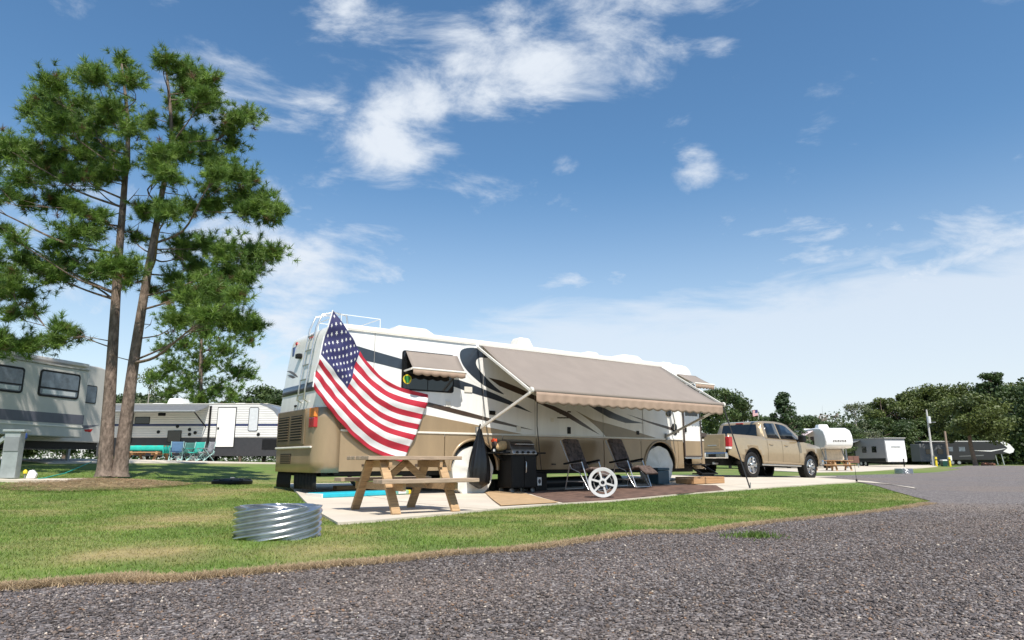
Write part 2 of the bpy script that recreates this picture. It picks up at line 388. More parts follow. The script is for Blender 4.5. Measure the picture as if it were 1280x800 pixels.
ground = mesh_np('ground', V, F, gc.reshape(-1, 3), GROUND); ground['kind'] = 'structure'
ground.data.polygons.foreach_set('use_smooth', [True] * len(ground.data.polygons))

def gravel_mat():
    m = bpy.data.materials.new('gravel'); m.use_nodes = True; nt = m.node_tree; L = nt.links; b = nt.nodes['Principled BSDF']; b.inputs['Roughness'].default_value = .95
    t = N(nt, 'ShaderNodeTexCoord')
    vo = N(nt, 'ShaderNodeTexVoronoi', inp={'Scale': 55.0}); L.new(t.outputs['Object'], vo.inputs['Vector'])
    bw = N(nt, 'ShaderNodeSeparateColor'); L.new(vo.outputs['Color'], bw.inputs[0])
    rp = N(nt, 'ShaderNodeValToRGB'); L.new(bw.outputs[0], rp.inputs[0])
    e = rp.color_ramp.elements; e[0].position = 0; e[0].color = (.055, .048, .046, 1); e[1].position = 1; e[1].color = (.42, .38, .35, 1)
    for p, c in ((.45, (.15, .128, .122)), (.8, (.26, .225, .21))): k = e.new(p); k.color = (*c, 1)
    n2 = N(nt, 'ShaderNodeTexNoise', inp={'Scale': .28, 'Detail': 7.0, 'Distortion': 1.2}); L.new(t.outputs['Object'], n2.inputs['Vector'])
    mr = N(nt, 'ShaderNodeMapRange', inp={1: .46, 2: .72, 3: 0.0, 4: .7}); L.new(n2.outputs[0], mr.inputs[0])
    mc = N(nt, 'ShaderNodeMix', data_type='RGBA'); L.new(mr.outputs[0], mc.inputs['Factor']); L.new(rp.outputs[0], mc.inputs['A']); mc.inputs['B'].default_value = (.24, .185, .145, 1)
    L.new(mc.outputs['Result'], b.inputs['Base Color'])
    bp = N(nt, 'ShaderNodeBump', inp={'Strength': 1.0, 'Distance': .02}); bp.invert = True; L.new(vo.outputs['Distance'], bp.inputs['Height']); L.new(bp.outputs[0], b.inputs['Normal'])
    return m
drape('gravel_road', GRAVEL, .012, gravel_mat(), step=1.5)
pad_o = drape('concrete_pad', PAD, .03, CONC, step=.8, skirt=.12)
def joint(a, b):
    a, b = Vector(a[:2]), Vector(b[:2]); n_ = Vector((-(b - a).y, (b - a).x)).normalized() * .007
    j_ = drape('joint', [tuple(a - n_), tuple(b - n_), tuple(b + n_), tuple(a + n_)], .034, JOINT, step=.8); del j_['kind']; j_.parent = pad_o
JOINT = mat('joint_dirt', (.20, .17, .13), .95, var=.3)
for xa, ya, xb, yb in ((-.35, 10.2, -3.4, 14.2), (2.3, 12.5, -.7, 16.5), (4.9, 14.7, 2.0, 18.6), (7.5, 17.2, 4.7, 20.9), (9.9, 19.6, 7.3, 23.0), (-3.2, 11.2, 9.0, 20.2)): joint((xa, ya), (xb, yb))
drape('concrete_pad', PAD2, .03, CONC, step=1.5, skirt=.12)
drape('concrete_pad', PAD3, .03, CONC, step=2.5, skirt=.12)

# ------------------------------------------------------------------ loose gravel stones near the eye
def stones(n_try, d0, d1, s0, s1, dens):
    Yc = rng.uniform(d0, d1, n_try); Xc = rng.uniform(-1, 1, n_try) * (Yc * .80 + 2.0)
    k = inpoly(Xc, Yc, GRAVEL) & (rng.random(n_try) < dens(Yc)); Xc, Yc = Xc[k], Yc[k]; n = len(Xc)
    bv = np.array([[1, 0, 0], [-1, 0, 0], [0, 1, 0], [0, -1, 0], [.25, .2, .8], [-.2, -.2, -.8]], float); bf = np.array([[0, 2, 4], [2, 1, 4], [1, 3, 4], [3, 0, 4], [2, 0, 5], [1, 2, 5], [3, 1, 5], [0, 3, 5]])
    s = rng.uniform(s0, s1, n) * rng.choice([.7, 1, 1.35], n, p=[.45, .42, .13]); a = rng.uniform(0, 2 * np.pi, n)
    v = bv[None] * (1 + rng.normal(0, .22, (n, 6, 1))) * np.stack([s, s * rng.uniform(.6, 1, n), s * rng.uniform(.45, .8, n)], -1)[:, None, :]
    tx = rng.normal(0, .35, n); ct, st = np.cos(tx)[:, None], np.sin(tx)[:, None]
    v = np.stack([v[..., 0], v[..., 1] * ct - v[..., 2] * st, v[..., 1] * st + v[..., 2] * ct], -1)
    c, sn = np.cos(a)[:, None], np.sin(a)[:, None]
    v = np.stack([v[..., 0] * c - v[..., 1] * sn, v[..., 0] * sn + v[..., 1] * c, v[..., 2]], -1)
    v += np.stack([Xc, Yc, T(Xc, Yc) + .012 + s * rng.uniform(.05, .5, n)], -1)[:, None, :]
    base = rng.choice(np.array([[.066, .056, .054], [.112, .096, .092], [.17, .146, .138], [.15, .115, .095], [.26, .225, .20], [.46, .41, .35], [.22, .14, .09]]), n, p=[.26, .3, .22, .13, .055, .012, .023])
    ur, vr = Xc * .82 + Yc * .57, -Xc * .57 + Yc * .82
    cc = base * rng.uniform(.7, 1.3, (n, 1)) * (.66 + 1.0 * fbm(ur * .3, vr * 1.5, 4))[:, None] * np.array([1.03, .985, .94])
    return v.reshape(-1, 3), (bf[None] + (np.arange(n) * 6)[:, None, None]).reshape(-1, 3), np.repeat(cc, 6, 0)
sv, sf, scol = stones(560000, 2.0, 11.5, .0056, .0115, lambda y: np.clip(1.2 - (y - 2.0) / 8, .08, 1) * np.clip((y * .8 + 2) / 9, .3, 1))
so = mesh_np('gravel', sv, sf, scol, STONE); tag(so, 'loose grey gravel stones covering the near road', 'gravel', kind='stuff')

# ------------------------------------------------------------------ grass blades
def blades(n_try, d0, d1, h0, h1, w, dens):
    Yc = rng.uniform(d0, d1, n_try); Xc = rng.uniform(-1, 1, n_try) * (Yc * .78 + 2.5)
    k = ~inpoly(Xc, Yc, GRAVEL) & ~inpoly(Xc, Yc, PAD) & (rng.random(n_try) < dens(Yc))
    md = np.hypot((Xc - MULCH_C.x) / 1.25, (Yc - MULCH_C.y) / 1.9); k &= md > 1
    Xc, Yc = Xc[k], Yc[k]; n = len(Xc); t = tanfac(Xc, Yc)
    h = rng.uniform(h0, h1, n) * (1 - .45 * t); ww = w * (.7 + Yc / 9) * rng.uniform(.7, 1.3, n); a = rng.uniform(0, np.pi, n)
    z = T(Xc, Yc) - .004; lx, ly = rng.normal(0, .55, n) * h, rng.normal(0, .55, n) * h
    v = np.zeros((n, 3, 3)); dx, dy = np.cos(a) * ww, np.sin(a) * ww
    v[:, 0] = np.stack([Xc - dx, Yc - dy, z], -1); v[:, 1] = np.stack([Xc + dx, Yc + dy, z], -1); v[:, 2] = np.stack([Xc + lx, Yc + ly, z + h], -1)
    c = grasscol(Xc, Yc, np.clip(t + rng.normal(0, .16, n), 0, 1)) * rng.uniform(.75, 1.35, (n, 1)) * np.array([1.05, 1.08, 1.0])
    cc = np.repeat(c[:, None, :], 3, 1); cc[:, 2] *= 1.15
    return v.reshape(-1, 3), np.arange(n * 3).reshape(-1, 3), cc.reshape(-1, 3)
gv, gf, gcol = blades(1000000, 3.3, 20, .012, .034, .0032, lambda y: np.clip(1.25 - (y - 3.3) / 14, .12, 1) * np.clip((y + 3) / 16, .2, 1))
go = mesh_np('grass', gv, gf, gcol, GRASSM); tag(go, 'short mown green lawn grass with straw patches', 'grass', kind='stuff')
# dry straw along the edge of the lawn
ex = np.array(catmull(edge[1:], 40)); ex = ex[(np.hypot(ex[:, 0], ex[:, 1]) < 18)]
n = 42000; pi_ = rng.integers(0, len(ex), n); off = rng.normal(0, .065, n) + .03 * np.sin(pi_ * .05)
Xc = ex[pi_, 0] + rng.normal(0, .05, n); Yc = ex[pi_, 1] + off - .05
h = rng.uniform(.008, .03, n); a = rng.uniform(0, 2 * np.pi, n); l = rng.uniform(.02, .07, n); wd = rng.uniform(.002, .004, n)
z = T(Xc, Yc) + .014; v = np.zeros((n, 3, 3))
v[:, 0] = np.stack([Xc - np.sin(a) * wd, Yc + np.cos(a) * wd, z], -1); v[:, 1] = np.stack([Xc + np.sin(a) * wd, Yc - np.cos(a) * wd, z], -1); v[:, 2] = np.stack([Xc + np.cos(a) * l, Yc + np.sin(a) * l, z + h], -1)
sc_ = np.array([.46, .34, .20]) * rng.uniform(.6, 1.3, (n, 1)); so2 = mesh_np('straw', v.reshape(-1, 3), np.arange(n * 3).reshape(-1, 3), np.repeat(sc_, 3, 0), GRASSM)
tag(so2, 'dry straw-coloured grass along the gravel edge', 'straw', kind='stuff')
# pine straw litter round the twin pines and a tuft of grass growing in the road
n = 9000; rr = np.sqrt(rng.random(n)); aa = rng.uniform(0, 2 * np.pi, n); Xc = MULCH_C.x + 1.5 * rr * np.cos(aa); Yc = MULCH_C.y + 2.2 * rr * np.sin(aa)
a = rng.uniform(0, 2 * np.pi, n); l = rng.uniform(.08, .2, n); z = T(Xc, Yc) + .10 * np.clip(1.1 - rr, 0, 1) + rng.uniform(.0, .03, n); wd = .006
v = np.zeros((n, 3, 3)); v[:, 0] = np.stack([Xc - np.sin(a) * wd, Yc + np.cos(a) * wd, z], -1); v[:, 1] = np.stack([Xc + np.sin(a) * wd, Yc - np.cos(a) * wd, z], -1); v[:, 2] = np.stack([Xc + np.cos(a) * l, Yc + np.sin(a) * l, z + rng.uniform(-.01, .03, n)], -1)
po = mesh_np('pine_straw', v.reshape(-1, 3), np.arange(n * 3).reshape(-1, 3), np.repeat(np.array([.48, .33, .19]) * rng.uniform(.5, 1.3, (n, 1)), 3, 0), GRASSM)
tag(po, 'reddish pine straw spread around the twin pine trunks', 'pine straw', kind='stuff')
tp = G(943, 673); n = 500; rr = np.abs(rng.normal(0, 1, n)); aa = rng.uniform(0, 2 * np.pi, n); Xc = tp.x + .16 * rr * np.cos(aa); Yc = tp.y + .10 * rr * np.sin(aa); h = rng.uniform(.02, .07, n); a = rng.uniform(0, np.pi, n); z = T(Xc, Yc) + .012
v = np.zeros((n, 3, 3)); v[:, 0] = np.stack([Xc - np.cos(a) * .005, Yc - np.sin(a) * .005, z], -1); v[:, 1] = np.stack([Xc + np.cos(a) * .005, Yc + np.sin(a) * .005, z], -1); v[:, 2] = np.stack([Xc + rng.normal(0, .03, n), Yc + rng.normal(0, .03, n), z + h], -1)
po = mesh_np('grass_tuft', v.reshape(-1, 3), np.arange(n * 3).reshape(-1, 3), np.repeat(np.array([.12, .2, .03]) * rng.uniform(.6, 1.4, (n, 1)), 3, 0), GRASSM)
tag(po, 'small tuft of green grass growing alone in the gravel', 'grass tuft', kind='stuff')

# ------------------------------------------------------------------ frames: a thing's own axes (x along its length, y away from its near side)
class Frame:
    def __init__(s, O, az):
        s.O = Vector(O); s.a = R(90 - az); s.c, s.s = math.cos(s.a), math.sin(s.a)
        d = EYE - s.O; s.e = Vector((d.x * s.c + d.y * s.s, -d.x * s.s + d.y * s.c, d.z))
    def _r(s, px, py):
        d = ray(px, py); return Vector((d.x * s.c + d.y * s.s, -d.x * s.s + d.y * s.c, d.z))
    def side(s, px, py, y=0.0):
        d = s._r(px, py); q = s.e + d * ((y - s.e.y) / d.y); return (q.x, q.z)
    def end(s, px, py, x=0.0):
        d = s._r(px, py); q = s.e + d * ((x - s.e.x) / d.x); return (q.y, q.z)
    def at(s, px, py, y): x, z = s.side(px, py, y); return Vector((x, y, z))
    def world(s, p): p = Vector(p); return Vector((s.O.x + p.x * s.c - p.y * s.s, s.O.y + p.x * s.s + p.y * s.c, s.O.z + p.z))
    def local(s, p): d = Vector(p) - s.O; return Vector((d.x * s.c + d.y * s.s, -d.x * s.s + d.y * s.c, d.z))

def wheel(parent, x, y, z, r, w, rim_mat, spokes=5, side=-1, name='wheel', tread=True):
    """wheel > tyre, rim; outer face towards side*y"""
    e = bpy.data.objects.new(name, None); col.objects.link(e); e.parent = parent; e.location = (x, y, z); e.empty_display_size = .1
    b = MB(); h = w / 2
    prof = [(r * .60, -h * .75), (r * .66, -h), (r * .86, -h * 1.04), (r * .96, -h * .86), (r, -h * .6), (r, h * .6), (r * .96, h * .86), (r * .86, h * 1.04), (r * .66, h), (r * .60, h * .75)]
    b.lathe(prof, 40, closed=True); 
    if tread:
        for k in range(36):
            t = 2 * math.pi * (k + .5) / 36; M = Matrix.Rotation(-t, 4, 'Y')
            b.box(r - .004, r + .012, -h * .8, -h * .1, -.022, .022, 0, M); b.box(r - .004, r + .012, h * .1, h * .8, -.008, .036, 0, M)
    b.build('tyre', RUBBER, e, 35)
    b = MB(); rr = r * .63; s = side
    b.lathe([(rr, s * h * .95), (rr * .93, s * h * .98), (rr * .88, s * h * .5), (rr * .8, s * h * .15), (0.001, s * h * .1)], 32)
    for k in range(spokes):
        M = Matrix.Rotation(2 * math.pi * k / spokes, 4, 'Y')
        b.prism([(rr * .12, -.035), (rr * .12, .035), (rr * .95, .055), (rr * .95, -.055)], s * h * .55, s * h * .88, 'y')
        nn = len(b.v) - 8
        for i in range(nn, len(b.v)): b.v[i] = tuple(M @ Vector(b.v[i]))
    b.lathe([(rr * .26, s * h * .5), (rr * .26, s * h * .97), (rr * .2, s * h), (0.001, s * h)], 20)
    b.build('rim', rim_mat, e, 35)
    return e

# ================================================================== the motorhome
RVO = P(592, 619, 15.0); RVO.z = 0.0
RV = Frame(RVO, 53.5)
rv = thing('motorhome', 'white and tan motorhome with dark swooshes and a flag on its side', 'motorhome', RVO, RV.a)
XR, XF, WD, ZR = -3.50, 7.90, 2.50, 3.28
def lean(z): return .20 * max(0, (z - 1.7) / 1.75) ** 1.2
def plan(z, ins=0.0, r=.30, n=8):
    """closed outline, starting near side rear, counter-clockwise seen from above: near side -> front -> far side -> rear"""
    x0, x1, y0, y1 = XR + ins + lean(z), XF - ins - .35 * max(0, (z - 1.6) / 1.8) ** 2, 0 + ins, WD - ins
    o = []
    for cx, cy, a0, rr in ((x0 + r, y0 + r, 180, r), (x1 - r * 1.3, y0 + r * 1.3, 270, r * 1.3), (x1 - r * 1.3, y1 - r * 1.3, 0, r * 1.3), (x0 + r, y1 - r, 90, r)):
        for k in range(n + 1):
            a = R(a0 + 90 * k / n); o.append((cx + rr * math.cos(a), cy + rr * math.sin(a)))
    return o
def shell(zs, z_ins, cap=True):
    b = MB(); m = len(plan(1)); 
    for z, i in zip(zs, z_ins): b.v += [(x, y, z) for x, y in plan(z, i, r=max(.05, .30 - i * .5))]
    for j in range(len(zs) - 1):
        for k in range(m): b.f.append((j * m + k, j * m + (k + 1) % m, (j + 1) * m + (k + 1) % m, (j + 1) * m + k)); b.mi.append(0)
    if cap: b.f.append(tuple((len(zs) - 1) * m + k for k in range(m))); b.mi.append(0)
    return b
zs = [1.22, 1.5, 1.75, 2.2, 2.7, 3.10, 3.22, 3.30, 3.36, 3.40, 3.43, 3.455]; ins = [0, 0, 0, 0, 0, 0, .01, .035, .08, .16, .4, .75]
shell(zs, ins).build('body', WHITE, rv, 40)
def wrap(name, x_side, z0, z1, off, m, both=True, nz=3, thick=.012, rear=True):
    """band round the rear (or front) following the body's corner"""
    b = MB(); rows = []
    for j in range(nz + 1):
        z = z0 + (z1 - z0) * j / nz; pl = plan(z, -off); pl2 = plan(z, -off + thick)
        n9 = 9
        if rear: seq = [(x_side, pl[0][1] if False else -off)] + pl[:n9][::-1] + pl[27:][::-1] + [(x_side, WD + off)]
        else: seq = [(x_side, -off)] + pl[9:27] + [(x_side, WD + off)]
        if rear:
            seq = [(x_side, -off)] + list(reversed(pl[0:9])) + list(reversed(pl[27:36])) + [(x_side, WD + off)]
        rows.append(seq)
    m_ = len(rows[0])
    for r_ in range(nz + 1): b.v += [(x, y, z0 + (z1 - z0) * r_ / nz) for x, y in rows[r_]]
    for j in range(nz):
        for k in range(m_ - 1): b.f.append((j * m_ + k, j * m_ + k + 1, (j + 1) * m_ + k + 1, (j + 1) * m_ + k)); b.mi.append(0)
    o = b.build(name, m, rv, 40, solid=thick); return o
wrap('rear_cap', -3.06, .50, 1.72, .012, TAN, nz=6)
wrap('rear_stripe', -3.2, 2.06, 2.24, .008, NAVY, nz=2)
wrap('front_cap', 7.2, .50, 1.25, .012, TAN, rear=False)
wrap('windshield', 7.45, 1.75, 2.85, .010, GLASS, rear=False, nz=6)
# baggage doors and wheel arches of the lower side
def side_panel(name, poly, y0, y1, m, parent=None, bev=.006): return MB().prism(poly, y0, y1, 'y').build(name, m, parent or rv, None, bev)
Z0, Z1 = .52, 1.272
def arch_panel(xc, half, rad, zc, name='wheel_arch_panel'):
    arc = [(xc + rad * math.cos(R(t)), zc + rad * math.sin(R(t))) for t in range(0, 181, 10)]
    zb = Z0
    arc = [(xc + rad, zb)] + [a for a in arc if a[1] > zb] + [(xc - rad, zb)]
    poly = [(xc - half, Z1), (xc + half, Z1), (xc + half, zb)] + arc + [(xc - half, zb)]
    pn = MB(); n_ = len(arc)
    vs = []; fs = []
    up = [(a[0], Z1) for a in arc]
    ring = [( xc + half, zb)]
    for yy in (-.012, .03):
        for a in arc: vs.append((a[0], yy, a[1]))
        for a in up: vs.append((a[0], yy, Z1))
        vs += [(xc + half, yy, zb), (xc + half, yy, Z1), (xc - half, yy, zb), (xc - half, yy, Z1)]
    k = 2 * n_ + 4
    for q in (0, k):
        for i in range(n_ - 1): fs.append((q + i, q + i + 1, q + n_ + i + 1, q + n_ + i))
        fs.append((q, q + n_, q + 2 * n_ + 1, q + 2 * n_)); fs.append((q + n_ - 1, q + 2 * n_ - 1, q + 2 * n_ + 3, q + 2 * n_ + 2))
    for i in range(n_ - 1): fs.append((i, i + 1, k + i + 1, k + i))
    pn.add(vs, fs); pn.build(name, TAN, rv)
    tr = MB(); pts = [(xc + rad * 1.02 * math.cos(R(t)), -.015, max(zb, zc + rad * 1.02 * math.sin(R(t)))) for t in range(-10, 191, 8)]
    tr.tube(pts, .032, 8); tr.build('arch_trim', TAN, rv, 60)
REARW, FRONTW = 0.0, 5.92
arch_panel(REARW, .74, .60, .56); arch_panel(FRONTW, .72, .60, .62)
xs_doors = [(-3.055, -2.02), (-2.005, -.755), (.755, 1.70), (1.715, 2.72), (2.735, 3.85), (3.865, 5.185), (6.655, 6.86), (7.64, 7.76)]
for (a, b_) in xs_doors:
    d = side_panel('baggage_door', [(a, Z0), (b_, Z0), (b_, Z1), (a, Z1)], -.014, .03, TAN)
    if b_ - a > .8:
        hd = MB(); hd.box((a + b_) / 2 - .06, (a + b_) / 2 + .06, -.030, -.014, Z0 + .10, Z0 + .135); hd.build('latch', BROWN, d)
for (a, b_) in ((-3.05, -.75), (-.75, .75), (.75, 5.2), (5.2, 6.6), (6.6, 7.75)):   # far side
    side_panel('far_side_panel', [(a, Z0), (b_ - .01, Z0), (b_ - .01, Z1), (a, Z1)], WD - .03, WD + .014, TAN)
side_panel('tan_band', [RV.side(*p) for p in ((407, 497), (440, 502), (490, 511), (535, 519), (560, 524), (590, 530), (617, 535.5), (645, 541), (668, 546))] + [(1.3, 1.30), (-3.1, 1.30)], -.006, .0, TAN, bev=0)
MB().box(-3.06, 6.85, -.034, .0, 1.272, 1.312).build('belt_moulding', CREAM, rv, None, .006)
MB().box(7.64, 7.75, -.034, .0, 1.272, 1.312).build('belt_moulding', CREAM, rv, None, .006)
MB().box(XR + .25, XF - .2, .38, WD - .38, .42, 1.24).box(-.7, .7, .33, WD - .33, .62, 1.24).build('chassis', BLACK, rv)
MB().box(-3.1, -1.0, .10, .5, .45, .54).box(.7, 5.2, .06, .5, .44, .52).build('underfloor', BLACK, rv)
# wheels with white sun covers
for (xc, zc) in ((REARW, .50), (FRONTW, .58)):
    for yy in ((.22, WD - .22)):
        w = wheel(rv, xc, yy, zc, .49, .30, ALU, 8, -1 if yy < 1 else 1, tread=False)
        if yy < 1:
            b = MB()
            def cov(u, v):
                t = 2 * math.pi * u; r_ = .52 * v; k = 1 + .012 * math.sin(9 * t) * v; 
                return (r_ * k * math.cos(t), -.185 - .02 * (1 - v) - .012 * v * math.sin(7 * t + 1), r_ * k * math.sin(t) - .02 * v * (math.sin(t) < -.6))
            b.grid(cov, 64, 8)
            o = len(b.v)
            b.grid(lambda u, v: (.52 * (1 + .012 * math.sin(18 * math.pi * u)) * math.cos(2 * math.pi * u), -.185 + v * .26, .52 * (1 + .012 * math.sin(18 * math.pi * u)) * math.sin(2 * math.pi * u)), 64, 2)
            b.build('wheel_cover', WHITECLOTH, w, 60)
# rear: grille, lights, bumper, flap, ladder
def rear_at(px, py): return RV.end(px, py, XR)
gy0, gy1, gz0, gz1 = .62, 2.22, 1.02, 1.72
MB().box(XR - .045, XR - .008, gy0, gy1, gz0, gz1).build('grille_frame', TAND, rv, None, .02)
for (a, b_) in ((.74, 1.36), (1.50, 2.12)):
    q = MB(); q.box(XR - .052, XR - .044, a, b_, gz0 + .09, gz1 - .12); g = q.build('grille', BLACK, rv)
    for k in range(9):
        z = gz0 + .12 + k * .052; s_ = MB(); s_.box(XR - .068, XR - .05, a, b_, z, z + .018, 0); s_.build('grille_slat', TAND, g)
MB().box(XR - .05, XR - .01, .22, WD - .22, .955, .995).build('rear_bumper_ledge', CREAM, rv, None, .012)
q = MB(); q.box(XR - .03, XR - .01, 1.35, 1.95, .66, .86); g = q.build('lower_grille', BLACK, rv)
for k in range(5):
    s_ = MB(); s_.box(XR - .042, XR - .028, 1.35, 1.95, .675 + k * .037, .69 + k * .037); s_.build('grille_slat', TAND, g)
for ya, yb in ((.12, .40), (WD - .27, WD - .13)):
    t_ = MB(); t_.box(XR - .04 if ya < 1 else XR - .0, XR + .14, ya, yb, 1.34, 1.53); t_.build('tail_light', REDLENS, rv, None, .015, 'red brake light lens')
    t_ = MB(); t_.box(XR - .04 if ya < 1 else XR - .0, XR + .14, ya, yb, 1.535, 1.72); t_.build('tail_light', AMBER, rv, None, .015, 'amber indicator lens')
for (ya, yb) in ((.25, 1.45), (1.60, 2.42)):
    def flap(u, v, ya=ya, yb=yb): return (XR + .12 - .03 * math.sin(v * 2) - .03 * (abs(math.sin(u * math.pi * 7)) ** 3), ya + (yb - ya) * u - (.10 * v if ya < 1 else -.0), .54 - .36 * v)
    MB().grid(flap, 42, 3).build('mud_flap', RUBBER, rv, 50, 0, solid=.012)
ld = MB(); ly0, ly1 = .62, .98
def rx(z): return XR + lean(z) - .10
for yy in (ly0, ly1):
    ld.tube([(rx(z) + (.09 if z in (1.86,) else 0), yy, z) for z in (1.86, 1.9, 2.2, 2.6, 3.0, 3.35)] + [(rx(3.4) + .10, yy, 3.62), (rx(3.4) + .35, yy, 3.70), (rx(3.4) + .62, yy, 3.66), (rx(3.4) + .66, yy, 3.44)], .018, 8)
for z in (2.0, 2.3, 2.6, 2.9, 3.2): ld.tube([(rx(z), ly0, z), (rx(z), ly1, z)], .016, 8)
ld.build('ladder', ALU, rv, 60)
rk = MB()
for xa in (-3.05, -2.2):
    rk.tube([(xa, .25, 3.40), (xa, .25, 3.60), (xa, 1.5, 3.62), (xa, 1.5, 3.45)], .009, 6)
rk.tube([(-3.05, .25, 3.60), (-2.2, .25, 3.60)], .007, 6); rk.tube([(-3.05, 1.5, 3.62), (-2.2, 1.5, 3.62)], .009, 6)
rk.build('roof_rail', WHITE, rv, 60)
for (yy, zz) in ((1.05, 3.24), (1.20, 3.24), (1.95, 3.20)):
    MB().lathe([(.035, -.02), (.035, .012), (.02, .022), (.001, .022)], 14, axis='x', c=(0, 0, 0)).build('marker_light', REDLENS, rv, 60).location = (XR + lean(zz) + .0, yy, zz)
cmr = MB(); cmr.box(XR + lean(2.85) - .10, XR + lean(2.85), 1.42, 1.60, 2.82, 2.92); cmr.build('rear_camera', BLACK, rv, None, .02)
for k, (za, zb_) in enumerate(((2.62, 2.38), (2.52, 2.30))):
    sw = MB(); pts = [(XR + lean(2.5) - .012, 2.22 - .14 * i - k * .05, za - (za - zb_) * (i / 6) ** 1.5) for i in range(7)]
    for i in range(6):
        t0 = .03 * math.sin(math.pi * i / 6); t1 = .03 * math.sin(math.pi * (i + 1) / 6)
        a, c = pts[i], pts[i + 1]; sw.add([(a[0] + .004, a[1], a[2] - t0), (c[0] + .004, c[1], c[2] - t1), (c[0] + .004, c[1], c[2] + t1), (a[0] + .004, a[1], a[2] + t0)], [(0, 1, 2, 3)])
    sw.build('rear_swoosh', BROWN, rv)
MB().box(XR + lean(3.0) - .012, XR + lean(3.0) + .02, 1.98, 2.10, 2.93, 3.13).build('rear_emblem', mat('blue_emblem', (.06, .10, .24), .4), rv, None, .004)
MB().box(XR - .012, XR + .03, 1.25, 1.36, 1.79, 1.83).build('handle', BLACK, rv)
# painted swooshes on the side, traced on the wall
S2 = lambda x, y: RV.side(470 + x * .1953, 420 + y * .1953)
S8 = lambda x, y: RV.side(660 + x * .2031, 400 + y * .2031)
def stripe(name, poly, m, d=.004, lab=None):
    return side_panel(name, poly, -d, .001, m, bev=0)
stripe('navy_stripe', [RV.side(*p) for p in ((418, 426), (448, 433), (475, 441), (503, 449), (503, 462), (475, 455), (450, 449), (418, 441))], NAVY)
stripe('navy_stripe', [S2(*p) for p in ((480, 278), (530, 281), (620, 312), (760, 370), (880, 425), (1000, 492), (930, 468), (840, 436), (720, 396), (600, 360), (480, 318))], NAVY)
stripe('brown_stripe', [S2(*p) for p in ((250, 404), (330, 422), (560, 480), (760, 535), (900, 573), (1010, 603), (900, 585), (760, 556), (560, 510), (335, 452), (250, 434))], BROWN)
stripe('comma_outline', catmull([S2(*p) for p in ((625, 60), (540, 72), (517, 125), (545, 205), (620, 285), (710, 345), (835, 388), (770, 325), (705, 250), (665, 195), (660, 160), (690, 148), (760, 150), (720, 85))], 4, True), mat('light_cream_paint', (.83, .81, .77), .35, var=.04, coat=.4), .003)
stripe('comma_swoosh', catmull([S2(*p) for p in ((622, 75), (552, 86), (536, 130), (562, 195), (625, 265), (710, 328), (818, 374), (758, 322), (695, 258), (648, 200), (640, 160), (664, 138), (716, 138), (690, 95))], 4, True), NAVY, .006)
stripe('brown_swoosh', [S2(*p) for p in ((718, 266), (800, 285), (900, 325), (1010, 378), (1080, 412), (1080, 440), (1010, 408), (900, 365), (790, 320))], BROWN)
stripe('brown_swoosh', [S8(*p) for p in ((20, 478), (90, 510), (160, 530), (250, 572), (350, 640), (440, 705), (340, 655), (240, 598), (150, 552), (60, 512))], BROWN)
stripe('taupe_swoosh', [S8(*p) for p in ((290, 556), (400, 615), (500, 640), (640, 680), (790, 726), (484, 724), (440, 672), (370, 612))], TAUPE)
stripe('slate_swoosh', [S8(*p) for p in ((370, 525), (460, 537), (540, 578), (640, 618), (715, 636), (600, 634), (500, 602), (430, 562))], NAVY, .006)
stripe('brown_stripe', [S8(*p) for p in ((610, 580), (740, 622), (860, 655), (930, 676), (930, 695), (850, 668), (740, 632))], BROWN, .005)
stripe('brown_stripe', [S8(*p) for p in ((955, 683), (1020, 690), (1098, 697), (1098, 720), (1020, 711), (955, 702))], BROWN, .005)
emb = MB()
for k in range(5): a = S8(178 + k * 16, 556 + (k % 2) * 10); emb.box(a[0], a[0] + .11, -.006, 0, a[1] - .05, a[1] - .015)
for k in range(3): a = S8(180 + k * 22, 600); emb.box(a[0], a[0] + .13, -.006, 0, a[1] - .02, a[1] + .01)
emb.build('side_lettering', BROWN, rv)
for (p, w_, h_) in (((711, 538), .10, .16), ((615, 516), .16, .09), ((585, 487), .20, .12)):
    a = RV.side(*p); MB().box(a[0] - w_ / 2, a[0] + w_ / 2, -.02, 0, a[1] - h_ / 2, a[1] + h_ / 2).build('hatch', BLACK if w_ < .19 else CREAM, rv, None, .004)
MB().box(-3.0, .02, -.03, 0, 3.262, 3.292).build('drip_rail', CREAM, rv)
for x in (-2.42, .22, 1.68, 3.86, 5.3):
    MB().box(x - .004, x + .004, -.0075, .001, 1.315, 3.24).build('panel_seam', mat('seam_grey', (.32, .30, .27), .7), rv)
for (px, py, w_, h_, m_) in ((648, 536, .12, .12, CREAM), (797, 541, .10, .10, BLACK), (560, 505, .12, .12, CREAM), (690, 525, .09, .09, CREAM)):
    a = RV.side(px, py); MB().box(a[0] - w_ / 2, a[0] + w_ / 2, -.016, -.0075, a[1] - h_ / 2, a[1] + h_ / 2).build('hatch', m_, rv, None, .004)
